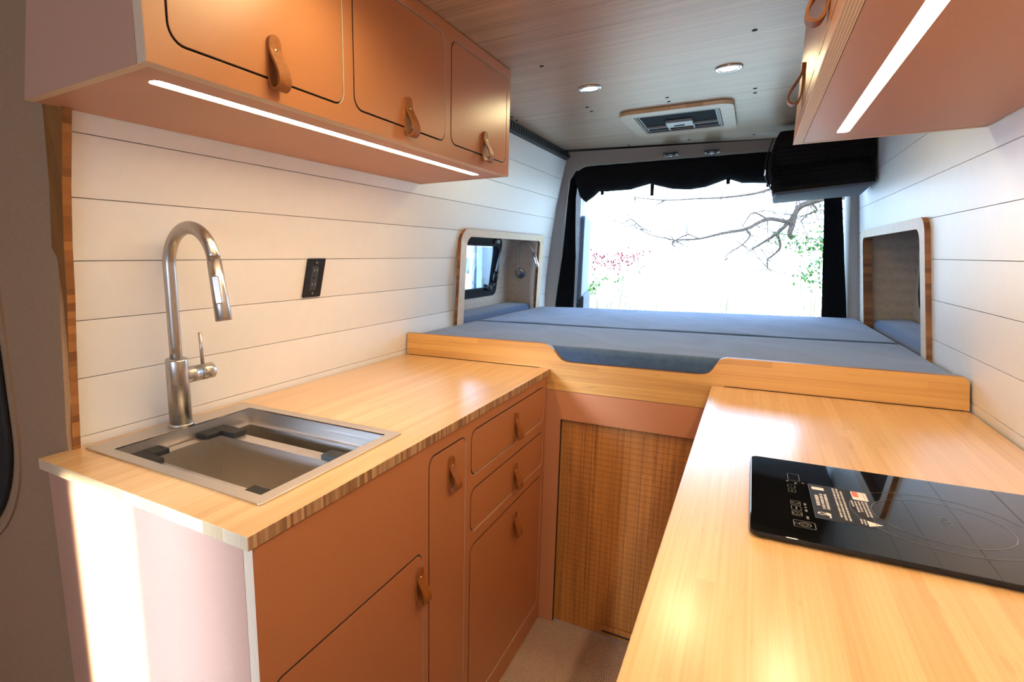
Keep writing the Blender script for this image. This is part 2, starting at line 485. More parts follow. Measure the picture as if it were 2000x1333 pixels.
# ------------------------------------------------------------------ setting: floor, ceiling, walls
bm = B(); box(bm, (-1.75, -2.1, -0.03), (0.75, 3.75, 0.0))
tag(obj('floor', bm, MAT['carpet']), kind='structure')

def seam(x): return 2.267 + 0.128 * (x + 0.512)
bm = B()
g = 0.0009
def prism_z(bm, poly, z0, z1, mat=0):
    lo = [bm.verts.new((p[0], p[1], z0)) for p in poly]; hi = [bm.verts.new((p[0], p[1], z1)) for p in poly]
    n = len(poly)
    fs = [bm.faces.new(lo[::-1]), bm.faces.new(hi)]
    for k in range(n): fs.append(bm.faces.new([lo[k], lo[(k + 1) % n], hi[(k + 1) % n], hi[k]]))
    for f in fs: f.material_index = mat
prism_z(bm, [(-1.75, -2.1), (0.75, -2.1), (0.75, seam(0.75) - g), (-1.75, seam(-1.75) - g)], CEIL, CEIL + 0.006)
prism_z(bm, [(-1.75, seam(-1.75) + g), (0.75, seam(0.75) + g), (0.75, 3.50), (-1.75, 3.06 - 0.31)], CEIL, CEIL + 0.006)
box(bm, (-1.75, -2.1, CEIL + 0.0065), (0.75, 3.75, CEIL + 0.05), mat=1)
ceiling = tag(obj('ceiling', bm, [MAT['laminate'], MAT['kerf']]), kind='structure')
screws = [(-0.046, 1.719), (-0.58, 1.683), (-0.309, 2.243), (-0.311, 2.305), (-0.044, 2.291), (-0.044, 2.350),
          (-0.581, 2.216), (-0.582, 2.285), (-0.874, 2.196), (-0.878, 2.262), (-0.314, 3.083), (-0.586, 3.068), (-0.86, 3.06), (-0.046, 3.131)]
first = None
for (sx, sy) in screws:
    if first is None:
        bm = B(); disc_profile(bm, (sx, sy, CEIL), (0, 0, -1), [(-0.001, 0.006), (0.0012, 0.006), (0.002, 0.004), (0.0021, 0.0)], 16)
        first = obj('screw', bm, MAT['black_matt'], ceiling)
        first['label'] = 'black ceiling screw'
        z0 = first.location.z
    else:
        o = first.copy(); COL.objects.link(o); o.parent = ceiling
        o.location = (sx - ceiling.location.x, sy - ceiling.location.y, z0)

POST = [(2.0, 0.508), (1.575, 0.5195), (1.40, 0.538), (1.233, 0.5520), (1.08, 0.5530), (0.951, 0.5475), (-1.0, 0.5475)]
def post_y(z):
    for (a, b), (c, d) in zip(POST, POST[1:]):
        if c <= z <= a: return b + (d - b) * (a - z) / (a - c)

def plank_wall(name, xf, grooves, y0, yend, hole, side, zmin=0.0, zmax=CEIL):
    """painted boards with thin shadow gaps; hole = (z lo, z hi, near(z), far(z))"""
    bm = B(); T = 0.012 * side; hg = 0.0008
    zs = [zmin] + grooves + [zmax]
    def seg(a, b, ya0, ya1, yb0, yb1, off, th, mat):
        p = []
        for z, yy0, yy1 in ((a, ya0, ya1), (b, yb0, yb1)):
            x0 = xf(z) + off; x1 = x0 + th
            q = [(x0, yy0, z), (x1, yy0, z), (x1, yy1, z), (x0, yy1, z)]
            p.append(q)
        hexa(bm, p[0] + p[1], mat=mat)
    for i, (a, b) in enumerate(zip(zs, zs[1:])):
        a2 = a + (hg if i > 0 else 0); b2 = b - (hg if i < len(zs) - 2 else 0)
        cut = hole and b > hole[0] + 0.02 and a < hole[1] - 0.02
        for off, th, mat, c, d in ((0, T, 0, a2, b2), (T * 1.02, T, 1, a, b)):
            if cut:
                if mat == 1: c, d = max(c, hole[0] - 0.05), d
                seg(c, d, y0(c), hole[2](c), y0(d), hole[2](d), off, th, mat)
                seg(c, d, hole[3](c), yend(c), hole[3](d), yend(d), off, th, mat)
            else:
                seg(c, d, y0(c), yend(c), y0(d), yend(d), off, th, mat)
    return tag(obj(name, bm, [MAT['white'], MAT['gap']]), kind='structure')

def nl(z): return 2.145 + 0.29 * (1.43 - z)     # niche opening edges, sink-side wall
def nr(z): return 3.125 + 0.45 * (1.43 - z)
plank_wall('wall_left', xl, [0.1, 0.24, 0.40, 0.56, 0.72, 0.85, 0.9635, 1.086, 1.205, 1.3215, 1.435, 1.540, 1.645, 1.746, 1.84],
           post_y, lambda z: y_left_end(z) + 0.012, (0.98, 1.435, nl, nr), -1)
plank_wall('wall_right', xr, [0.1, 0.24, 0.40, 0.56, 0.72, 0.86, 0.968, 1.079, 1.194, 1.310, 1.4265, 1.541, 1.666, 1.785],
           lambda z: -2.0, lambda z: y_right_end(z) + 0.012, (0.98, 1.4265, lambda z: 2.215, lambda z: 3.262 + 0.085 * (1.4 - z)), 1)

# rear wall: fabric-lined pillars and header around the open doorway
OPEN = rr(-0.99, 0.70, 0.405, 1.80, (0.02, 0.02, 0.09, 0.09), 10)
def open_pt(a, b):
    # leaning jambs: narrower at the top
    t = (b - 1.03) / 0.73
    if a < -0.3: x = a + lerp(-0.07, 0.105, max(-0.4, t)) - 0.055 * (1 - abs(2 * t - 1) if 0 < t < 1 else 0) * 0.3
    else: x = a + lerp(0.01, -0.06, t)
    zz = b + (0.02 * (a + 0.99) / 1.4 if b > 1.5 else 0)
    return x, zz
bm = B()
inner = [open_pt(*p) for p in OPEN]
def outer_of(p):
    x, z = p
    cx, cz = -0.3, 1.3
    if z > 1.66 and (x < -0.8 or x > 0.25):
        return (xl(CEIL) - 0.02, CEIL) if x < cx else (xr(CEIL) + 0.02, CEIL)
    if z > 1.7: return (x, CEIL)
    if z < 0.74 and -0.95 < x < 0.38: return (x, 0.3)
    return (xl(z) - 0.02, z) if x < cx else (xr(z) + 0.02, z)
# resample the straight runs so the liner follows the walls
dense = []
for i, p in enumerate(inner):
    q = inner[(i + 1) % len(inner)]
    d = math.hypot(q[0] - p[0], q[1] - p[1]); n = max(1, int(d / 0.05))
    for k in range(n): dense.append((lerp(p[0], q[0], k / n), lerp(p[1], q[1], k / n)))
outer = [outer_of(p) for p in dense]
def RP(p, dy=0.0): return (p[0], rear_y(p[0], p[1]) + dy, p[1])
rows = []
for t, dy in ((0.0, 0.0), (0.6, 0.0), (0.86, 0.006), (0.96, 0.022), (1.0, 0.05), (1.0, 0.14)):
    rows.append([bm.verts.new(RP((lerp(o[0], i_[0], t), lerp(o[1], i_[1], t)), dy)) for o, i_ in zip(outer, dense)])
n = len(dense)
for a, b in zip(rows, rows[1:]):
    for k in range(n):
        bm.faces.new([a[k], a[(k + 1) % n], b[(k + 1) % n], b[k]])
back = [bm.verts.new((o[0] + (-0.35 if o[0] < -0.6 else (0.35 if o[0] > 0.15 else 0)), rear_y(*o) + 0.14, o[1] + (0.05 if o[1] > 1.87 else 0))) for o in outer]
for k in range(n):
    bm.faces.new([rows[-1][k], rows[-1][(k + 1) % n], back[(k + 1) % n], back[k]])
tag(obj('wall_rear', bm, MAT['linen_dk'], smooth=True), kind='structure')

# cab end (behind the photographer) and linen-lined pillar beside the worktop
bm = B(); box(bm, (-1.75, -2.06, 0), (0.75, -2.0, CEIL))
tag(obj('wall_front', bm, MAT['linen_dk']), kind='structure')
bm = B()
def lin(u, z, d=0): return (-1.04 - u, 0.535 - 0.12 * u - d, z)
def ledge(z): return 0.095 if z < 0.985 else (0.036 if z > 1.585 else 0.036 + 0.059 * (1.585 - z) / 0.6)
lz = [0.0, 0.985, 1.1, 1.2, 1.3, 1.4, 1.5, 1.585, CEIL]
for za, zb_ in zip(lz, lz[1:]):
    p0 = []
    for z in (za, zb_): p0 += [lin(ledge(z) - 0.004, z), lin(0.62, z), lin(0.62, z, -0.012), lin(ledge(z) - 0.004, z, -0.012)]
    hexa(bm, p0)
box(bm, (-1.72, -2.0, 0), (-1.66, 0.52, CEIL))
tag(obj('wall_front_left', bm, MAT['linen_shaded']), kind='structure')
# outer skin so that no daylight leaks between the wall boards
bm = B()
box(bm, (-1.60, 0.60, 0.0), (-1.56, 2.0, CEIL)); box(bm, (-1.60, 3.45, 0.0), (-1.56, 3.62, CEIL))
box(bm, (-1.60, 2.0, 0.0), (-1.56, 3.45, 1.0)); box(bm, (-1.60, 2.0, 1.5), (-1.56, 3.45, CEIL))
box(bm, (-1.60, 0.56, 0.0), (-1.15, 0.60, CEIL)); 
box(bm, (0.70, -2.05, 0.0), (0.74, 3.62, CEIL))
tag(obj('wall_outer', bm, MAT['van_paint']), kind='structure')

# niche linings (linen boxes behind the two wall openings)
def xnl(z): return xl(z) - 0.160
bm = B()
def nich(zlo, zhi, xa, xb, ynear, yfar, sgn, win, bm):
    # back panel with window hole, far side, near side, top, bottom
    wy0, wy1, wz0, wz1 = win
    def q(*pts): bm.faces.new([bm.verts.new(p) for p in pts])
    def bk(y0, y1, z0, z1):
        q((xb(z0), y0(z0), z0), (xb(z0), y1(z0), z0), (xb(z1), y1(z1), z1), (xb(z1), y0(z1), z1))
    bk(ynear, yfar, zlo, wz0); bk(ynear, yfar, wz1, zhi)
    ms = [lerp(wz0, wz1, k / 4) for k in range(5)]
    for z0, z1 in zip(ms, ms[1:]):
        bk(ynear, wy0, z0, z1); bk(wy1, yfar, z0, z1)
    st = [zlo, wz0, lerp(wz0, wz1, 0.25), lerp(wz0, wz1, 0.5), lerp(wz0, wz1, 0.75), wz1, zhi]
    for z0, z1 in zip(st, st[1:]):
        for yy in (ynear, yfar):
            q((xa(z0), yy(z0), z0), (xb(z0), yy(z0), z0), (xb(z1), yy(z1), z1), (xa(z1), yy(z1), z1))
    for z in (zlo, zhi):
        q((xa(z), ynear(z), z), (xb(z), ynear(z), z), (xb(z), yfar(z), z), (xa(z), yfar(z), z))
SH = 0.30
def wsh(y): return lambda z: y + SH * (1.42 - z)
nich(0.985, 1.428, lambda z: xl(z) - 0.020, xnl, lambda z: nl(z), lambda z: nr(z) - 0.01, -1, (wsh(2.24), wsh(2.945), 1.108, 1.418), bm)
tag(obj('wall_left_niche', bm, MAT['linen']), kind='structure')
bm = B()
def xnr(z): return 0.625 - 0.06 * (z - 1.2)
nich(0.985, 1.424, lambda z: xr(z) + 0.020, xnr, lambda z: 2.217, lambda z: 3.258 + 0.085 * (1.4 - z), 1, (lambda z: 2.33, lambda z: 3.06, 1.10, 1.40), bm)
tag(obj('wall_right_niche', bm, MAT['linen']), kind='structure')

# windows in the niches
def niche_window(name, fn, y0, y1, z0, z1, sgn, dark=False):
    w = bpy.data.objects.new(name, None); COL.objects.link(w); w.location = fn(y0, z0, 0); tag(w, kind='structure')
    o_ = rr(y0 - 0.02, z0 - 0.02, y1 + 0.02, z1 + 0.02, 0.055, 8); i_ = rr(y0 + 0.035, z0 + 0.031, y1 - 0.05, z1 - 0.024, 0.03, 8)
    plate('window_frame', o_, [i_], 0.022, lambda a, b, c: fn(a, b, c - 0.012), [MAT['frame_black'], MAT['frame_black']], w, 0.003)
    plate('gasket', rr(y0 + 0.012, z0 + 0.014, y1 - 0.02, z1 - 0.012, 0.05, 8), [i_], 0.008, lambda a, b, c: fn(a, b, c + 0.012), [MAT['frame_black'], MAT['frame_black']], w, 0.002)
    plate('pane', rr(y0 + 0.03, z0 + 0.03, y1 - 0.04, z1 - 0.03, 0.03, 8), [], 0.003, lambda a, b, c: fn(a, b, c - 0.006), [MAT['black'] if dark else MAT['pane']], w)
    return w
def fl(a, b, c): return (xnl(b) + c, a + SH * (1.42 - b), b)
w1 = niche_window('window_1', fl, 2.255, 2.937, 1.122, 1.406, 1)
# window stay: strut, pivot, latch arm and catch
def wl(y, z, c=0.028):   # straight coordinates on the window plane
    return (xnl(z) + c, y, z)
bm = B(); tube(bm, [wl(2.924, 1.364), wl(2.944, 1.243)], 0.009, 12)
obj('stay_arm', bm, MAT['grey'], w1, True)
bm = B(); tube(bm, [wl(2.944, 1.243), wl(2.946, 1.213), wl(2.954, 1.180)], [0.013, 0.015, 0.011], 10); tube(bm, [wl(2.954, 1.180), wl(2.93, 1.166), wl(2.902, 1.158)], 0.009, 10)
obj('stay_knuckle', bm, MAT['black'], w1, True)
bm = B(); tube(bm, [wl(2.902, 1.159, 0.03), wl(2.85, 1.163, 0.034), wl(2.796, 1.168, 0.036)], [0.008, 0.007, 0.009], 10); cyl(bm, wl(2.872, 1.152, 0.02), wl(2.872, 1.152, 0.045), 0.016)
obj('latch', bm, MAT['dkgrey'], w1, True)
bm = B(); box(bm, (xnl(1.405) + 0.012, 2.83, 1.397), (xnl(1.405) + 0.03, 2.872, 1.416), 0.003)
obj('catch', bm, MAT['grey'], w1)
def fr(a, b, c): return (xnr(b) - c, a, b)
niche_window('window_2', fr, 2.34, 3.15, 1.11, 1.395, -1, dark=True)
# big covered window at the near end of the sink-side wall
w3 = bpy.data.objects.new('window_3', None); COL.objects.link(w3); w3.location = lin(0.35, 0.8); tag(w3, kind='structure')
plate('window_cover', rr(0.272, 0.66, 0.60, 1.78, (0.30, 0.05, 0.05, 0.34), 14), [], 0.012, lambda a, b, c: lin(a, b, c + 0.002), [MAT['black_matt']], w3, 0.004)
plate('window_trim', rr(0.248, 0.640, 0.62, 1.80, (0.31, 0.05, 0.05, 0.35), 14), [rr(0.257, 0.652, 0.61, 1.788, (0.30, 0.05, 0.05, 0.34), 14)], 0.006, lambda a, b, c: lin(a, b, c), [MAT['linen_shaded']], w3)

# trims
bm = B()
def px(z): return xl(z) + 0.014
pp = []
for z in (0.0, 0.9458, 1.05, 1.15, 1.25, 1.35, 1.45, 1.5704, CEIL - 0.001):
    pp.append([(min(xl(z) - 0.03, -1.04), post_y(z) - 0.016, z), (px(z), post_y(z) - 0.016, z), (px(z), post_y(z) - 0.0005, z), (min(xl(z) - 0.03, -1.04), post_y(z) - 0.0005, z)])
for a, b in zip(pp, pp[1:]): hexa(bm, a + b)
for f in bm.faces:
    f.normal_update()
    f.material_index = 1 if abs(f.normal.x) > 0.6 else 0
tag(obj('trim_1', bm, [MAT['bam_z_shaded'], MAT['bam_edge_z']]), kind='structure')
bm = B()
box(bm, (-0.935, 1.70, 1.838), (-0.893, 3.075, 1.8795), 0.004)
for k in range(46):
    yy = 1.73 + k * 0.03
    box(bm, (-0.893, yy, 1.850), (-0.8905, yy + 0.016, 1.868), 0.0, mat=1)
tag(obj('trim_2', bm, [MAT['black_matt'], MAT['black']]), kind='structure')

# niche frames
def fnl(a, b, c):
    sh = lerp(0.29, 0.45, (a - 2.095) / 1.075)
    return (xl(b) + c * 0.97 + 0.0005, a + sh * (1.43 - b), b)
tag(plate('trim_3', rr(2.095, 0.985, 3.168, 1.442, (0.002, 0.002, 0.045, 0.045), 8), [rr(2.158, 0.99, 3.108, 1.411, (0.002, 0.002, 0.035, 0.035), 8)], 0.016, fnl, [MAT['birch'], MAT['bam_edge_z']], None, 0.001), kind='structure')
def fnr(a, b, c): return (xr(b) - c + 0.020, a + 0.085 * (1.4 - b) * (a - 2.16) / 1.13, b)
tag(plate('trim_4', rr(2.163, 0.985, 3.290, 1.432, (0.002, 0.002, 0.05, 0.045), 8), [rr(2.222, 0.99, 3.236, 1.399, (0.002, 0.002, 0.035, 0.04), 8)], 0.034, fnr, [MAT['birch'], MAT['bam_edge_z']], None, 0.001), kind='structure')

# ------------------------------------------------------------------ leather pull: part(s) added under a door
def strap_profile():
    k_ = 0.92
    back = [(0.0018, 0.011), (0.0018, 0.0), (0.0018, -0.02), (0.0022, -0.035), (0.004, -0.047)]
    loop = [(0.009, -0.056), (0.017, -0.0585), (0.0245, -0.054), (0.027, -0.045), (0.0245, -0.034), (0.0185, -0.022), (0.012, -0.011), (0.0075, -0.002)]
    front = [(0.0054, 0.004), (0.0052, 0.011)]
    return back + [(0.0018 + (a - 0.0018) * k_, b) for a, b in loop] + front
def pull(parent, origin, n, s, w=0.026):
    """origin = screw point on the face; n = outward normal; s = direction across the strap"""
    n = Vector(n); s = Vector(s); O = Vector(origin)
    path = smooth_path([(a, b, 0) for a, b in strap_profile()], 4)
    th = 0.0036
    bm = B(); rows = []
    m = len(path)
    for i, p in enumerate(path):
        d = (path[min(i + 1, m - 1)] - path[max(i - 1, 0)]).normalized()
        nn = Vector((d.y, -d.x, 0))     # perpendicular in profile plane
        hw = w / 2
        ring = []
        for (k, e) in ((-1, -1), (1, -1), (1, 1), (-1, 1)):
            q = p + nn * (e * th / 2)
            ring.append(bm.verts.new(O + n * q.x + Vector((0, 0, 1)) * q.y + s * (k * hw)))
        rows.append(ring)
    for a, b in zip(rows, rows[1:]):
        for k in range(4): bm.faces.new([a[k], a[(k + 1) % 4], b[(k + 1) % 4], b[k]])
    bm.faces.new(rows[0][::-1]); bm.faces.new(rows[-1])
    # rounded top ends
    for off in (0.0018, 0.0052):
        top = []
        for k in range(9):
            a = PI * k / 8
            top.append(O + Vector((0, 0, 0.011 + math.sin(a) * w / 2)) + s * (math.cos(a) * w / 2))
        lo = [bm.verts.new(q + n * (off - th / 2)) for q in top]; hi = [bm.verts.new(q + n * (off + th / 2)) for q in top]
        bm.faces.new(lo); bm.faces.new(hi[::-1])
        for k in range(8): bm.faces.new([lo[k], lo[k + 1], hi[k + 1], hi[k]])
    h = obj('leather_pull', bm, MAT['leather'], parent)
    h['label'] = 'tan leather loop pull'
    bm = B(); disc_profile(bm, O + n * 0.0068, n, [(-0.002, 0.0042), (0.0008, 0.0042), (0.0022, 0.003), (0.0026, 0.0)], 16)
    q = obj('brass_screw', bm, MAT['brass'], parent, True)
    q['label'] = 'brass screw'

# ------------------------------------------------------------------ overhead cabinet above the sink
K = 0.0016    # half of the routed gap round a door
def face_fn_left(X):
    return lambda a, b, c: (X - 0.019 + c, a, b)
cab = thing('overhead_cabinet', (-0.9, 1.06, 1.5704), 'orange overhead cabinet with three doors above the sink worktop', 'cabinet')
Z0, Z1, Y0, Y1 = 1.5704, CEIL - 0.002, 0.4536, 1.6672
doorsU = [(0.488, 0.852, 1.603, 1.846), (0.884, 1.249, 1.605, 1.848), (1.280, 1.641, 1.606, 1.849)]
plate('face_frame', [(Y0, Z0), (Y1, Z0), (Y1, Z1), (Y0, Z1)], [rr(a - K, c - K, b + K, d + K, 0.026) for a, b, c, d in doorsU], 0.019, face_fn_left(XU), [MAT['terra'], MAT['ply_x']], cab, 0.0006)
bm = B(); box(bm, (XU - 0.026, Y0 + 0.016, Z0 + 0.02), (XU - 0.0195, Y1 - 0.016, Z1 - 0.003))
obj('door_backing', bm, MAT['kerf'], cab)
pullsU = [(0.674, 1.644), (1.073, 1.644), (1.479, 1.646)]
for (a, b, c, d), (py, pz) in zip(doorsU, pullsU):
    dr = plate('door', rr(a + K, c + K, b - K, d - K, 0.024), [], 0.019, face_fn_left(XU), [MAT['terra'], MAT['kerf']], cab, 0.0008)
    pull(dr, (XU, py, pz), (1, 0, 0), (0, 1, 0))
def end_panel(name, X1, y0, y1, z0, z1, mats, parent, xw=xl, gap=0.003):
    bm = B(); p = []
    for z in (z0, z1): p += [(xw(z) + gap, y0, z), (X1, y0, z), (X1, y1, z), (xw(z) + gap, y1, z)]
    hexa(bm, p)
    bmesh.ops.recalc_face_normals(bm, faces=bm.faces)
    for f in bm.faces: f.material_index = 0 if abs(f.normal.y) > 0.7 else 1
    return obj(name, bm, mats, parent)
o = end_panel('end_panel', XU - 0.0195, Y0, Y0 + 0.015, Z0, Z1, [MAT['terra_daylit'], MAT['ply_y']], cab)
o = end_panel('end_panel', XU - 0.0195, Y1 - 0.015, Y1, Z0, Z1, [MAT['terra_cool_lit'], MAT['ply_y']], cab)
# underside with a routed light channel
bot = plate('bottom_panel', [(XU - 0.0198, Y0 + 0.0155), (XU - 0.0198, Y1 - 0.0155), (xl(Z0) + 0.003, Y1 - 0.0155), (xl(Z0) + 0.003, Y0 + 0.0155)],
      [rr(-0.752, 0.505, -0.729, 1.586, 0.0112, 6)], 0.014, lambda a, b, c: (a, b, Z0 + 0.0006 + c), [MAT['terra_cool_lit'], MAT['ply_z']], cab)
plate('light_strip', rr(-0.751, 0.506, -0.730, 1.585, 0.0102, 6), [], 0.002, lambda a, b, c: (a, b, Z0 + 0.0035 + c), [MAT['led']], cab)['label'] = 'glowing warm light strip'

# ------------------------------------------------------------------ overhead cabinet above the hob
cab = thing('overhead_cabinet', (0.2, 0.85, 1.5922), 'overhead cabinet with exposed plywood edge above the hob worktop', 'cabinet')
Z0, Y0, Y1 = 1.5922, -0.35, 1.7035
def face_fn_right(X): return lambda a, b, c: (X + 0.019 - c, a, b)
doorsV = [(-0.31, 0.28, 1.626, 1.846), (0.32, 1.118, 1.626, 1.846), (1.155, 1.668, 1.626, 1.846)]
plate('face_frame', [(Y0, Z0), (Y1, Z0), (Y1, Z1), (Y0, Z1)], [rr(a - K, c - K, b + K, d + K, 0.026) for a, b, c, d in doorsV], 0.019, face_fn_right(XV), [MAT['terra'], MAT['ply_x']], cab, 0.0006)
bm = B(); box(bm, (XV + 0.0195, Y0 + 0.016, Z0 + 0.02), (XV + 0.026, Y1 - 0.016, Z1 - 0.003))
obj('door_backing', bm, MAT['kerf'], cab)
pullsV = [(-0.05, 1.69), (1.0, 1.700), (1.49, 1.700)]
for (a, b, c, d), (py, pz) in zip(doorsV, pullsV):
    dr = plate('door', rr(a + K, c + K, b - K, d - K, 0.024), [], 0.019, face_fn_right(XV), [MAT['terra'], MAT['kerf']], cab, 0.0008)
    pull(dr, (XV, py, pz), (-1, 0, 0), (0, 1, 0))
for ya, yb in ((Y0, Y0 + 0.015), (Y1 - 0.015, Y1)):
    bm = B(); p = []
    for z in (Z0, Z1): p += [(XV + 0.0195, ya, z), (xr(z) - 0.003, ya, z), (xr(z) - 0.003, yb, z), (XV + 0.0195, yb, z)]
    hexa(bm, p); bmesh.ops.recalc_face_normals(bm, faces=bm.faces)
    for f in bm.faces: f.material_index = 0 if abs(f.normal.y) > 0.7 else 1
    obj('end_panel', bm, [MAT['terra_cool_lit'], MAT['ply_y']], cab)
plate('bottom_panel', [(XV + 0.0198, Y0 + 0.0155), (xr(Z0) - 0.003, Y0 + 0.0155), (xr(Z0) - 0.003, Y1 - 0.0155), (XV + 0.0198, Y1 - 0.0155)],
      [rr(0.1335, -0.2, 0.1555, 1.601, 0.0095, 6)], 0.014, lambda a, b, c: (a, b, Z0 + 0.0006 + c), [MAT['terra_cool_lit'], MAT['ply_z']], cab)
plate('light_strip', rr(0.1345, -0.199, 0.1545, 1.600, 0.0088, 6), [], 0.002, lambda a, b, c: (a, b, Z0 + 0.0035 + c), [MAT['led']], cab)['label'] = 'glowing warm light strip'

# ------------------------------------------------------------------ base cabinet under the sink
cab = thing('base_cabinet', (-0.85, 1.14, 0.0), 'terracotta base cabinet with doors and drawers under the sink worktop', 'cabinet')
Y0, Y1, Z0, Z1 = 0.487, 1.8084, 0.001, ZC - 0.0230
doors = [('door', 0.508, 0.961, 0.077, 0.682, (0.944, 0.630)), ('door', 0.991, 1.175, 0.077, 0.888, (1.091, 0.839)),
         ('drawer', 1.208, 1.785, 0.768, 0.889, (1.512, 0.840)), ('drawer', 1.208, 1.785, 0.610, 0.730, (1.515, 0.681)),
         ('door', 1.208, 1.785, 0.077, 0.572, (1.523, 0.519))]
plate('face_frame', [(Y0, Z0), (Y1, Z0), (Y1, Z1), (Y0, Z1)], [rr(a - K, c - K, b + K, d + K, 0.026) for _, a, b, c, d, _ in doors], 0.019, face_fn_left(XF), [MAT['terra'], MAT['ply_x']], cab, 0.0006)
for (nm, a, b, c, d, (py, pz)) in doors:
    dr = plate(nm, rr(a + K, c + K, b - K, d - K, 0.024), [], 0.019, face_fn_left(XF), [MAT['terra'], MAT['kerf']], cab, 0.0008)
    pull(dr, (XF, py, pz), (1, 0, 0), (0, 1, 0))
bm = B(); box(bm, (XF - 0.024, Y0 + 0.016, 0.03), (XF - 0.0195, Y1 - 0.016, Z1 - 0.02))
obj('door_backing', bm, MAT['kerf'], cab)
end_panel('end_panel', XF - 0.0195, Y0, Y0 + 0.015, Z0, Z1, [MAT['terra_daylit'], MAT['ply_y']], cab, gap=0.004)
end_panel('end_panel', XF - 0.0195, Y1 - 0.015, Y1, Z0, Z1, [MAT['terra'], MAT['ply_y']], cab)

# ------------------------------------------------------------------ base cabinet under the hob
cab = thing('base_cabinet', (0.2, 0.6, 0.0), 'terracotta base cabinet under the hob worktop, only its end by the roller door showing', 'cabinet')
XH = -0.052
plate('face_frame', [(-0.48, 0.001), (1.8055, 0.001), (1.8055, Z1), (-0.48, Z1)], [], 0.019, lambda a, b, c: (XH + 0.019 - c, a, b), [MAT['terra'], MAT['ply_x']], cab, 0.0006)
for ya, yb in ((-0.48, -0.465), (1.7905, 1.8055)):
    bm = B(); p = []
    for z in (0.001, Z1): p += [(XH + 0.0195, ya, z), (xr(z) - 0.003, ya, z), (xr(z) - 0.003, yb, z), (XH + 0.0195, yb, z)]
    hexa(bm, p); obj('end_panel', bm, MAT['terra'], cab)

# ------------------------------------------------------------------ worktops
SX0, SX1, SY0, SY1 = -1.118, -0.615, 0.548, 0.957     # sink rim outline
t = thing('worktop', (-0.85, 1.14, ZC - 0.0218), 'bamboo worktop holding the steel sink and faucet', 'worktop')
plate('board', [(xl(ZC) + 0.004, 0.4721), (-0.5575, 0.4721), (-0.5575, YB - 0.0008), (xl(ZC) + 0.004, YB - 0.0008)],
      [rr(SX0 + 0.05, SY0 + 0.022, SX1 - 0.02, SY1 - 0.022, 0.004)], 0.0218, lambda a, b, c: (a, b, ZC - 0.0218 + c), [MAT['bam_y'], MAT['bam_edge_y'], MAT['bam_edge_x']], t, 0.0012)
t = thing('worktop', (0.2, 0.65, ZC - 0.0218), 'bamboo worktop holding the black induction hob', 'worktop')
plate('board', [(-0.0728, -0.5), (xr(ZC) - 0.004, -0.5), (xr(ZC) - 0.004, YB - 0.0008), (-0.0728, YB - 0.0008)],
      [], 0.0218, lambda a, b, c: (a, b, ZC - 0.0218 + c), [MAT['bam_y'], MAT['bam_edge_y']], t, 0.0016)

# ------------------------------------------------------------------ sink
sk = thing('sink', (-0.86, 0.75, ZC), 'rectangular stainless steel sink with wide flat rim set in the worktop', 'sink')
IX0, IX1, IY0, IY1 = -1.058, -0.640, 0.574, 0.929
plate('rim', rr(SX0, SY0, SX1, SY1, 0.006), [rr(IX0, IY0, IX1, IY1, 0.003)], 0.003, lambda a, b, c: (a, b, ZC + 0.0003 + c), [MAT['steel'], MAT['chrome']], sk, 0.0006)
bm = B()
def vquad(bm, *p): bm.faces.new([bm.verts.new(q) for q in p])
def wall_ring(bm, r0, z0, r1, z1):
    a = [(r0[0], r0[2], z0), (r0[1], r0[2], z0), (r0[1], r0[3], z0), (r0[0], r0[3], z0)]
    b = [(r1[0], r1[2], z1), (r1[1], r1[2], z1), (r1[1], r1[3], z1), (r1[0], r1[3], z1)]
    for k in range(4): vquad(bm, a[k], a[(k + 1) % 4], b[(k + 1) % 4], b[k])
R0 = (IX0, IX1, IY0, IY1); zl = ZC - 0.036; lw = 0.012
R1 = (IX0 + lw, IX1 - lw, IY0 + lw, IY1 - lw)
wall_ring(bm, R0, ZC, R0, zl); wall_ring(bm, R0, zl, R1, zl); wall_ring(bm, R1, zl, R1, ZC - 0.215)
vquad(bm, (R1[0], R1[2], ZC - 0.215), (R1[1], R1[2], ZC - 0.215), (R1[1], R1[3], ZC - 0.215), (R1[0], R1[3], ZC - 0.215))
obj('bowl', bm, MAT['steel_in'], sk)
bm = B(); disc_profile(bm, (-0.80, 0.84, ZC - 0.2148), (0, 0, 1), [(0, 0.045), (0.002, 0.044), (0.001, 0.03), (-0.0005, 0.0)], 28)
obj('drain', bm, MAT['chrome'], sk, True)

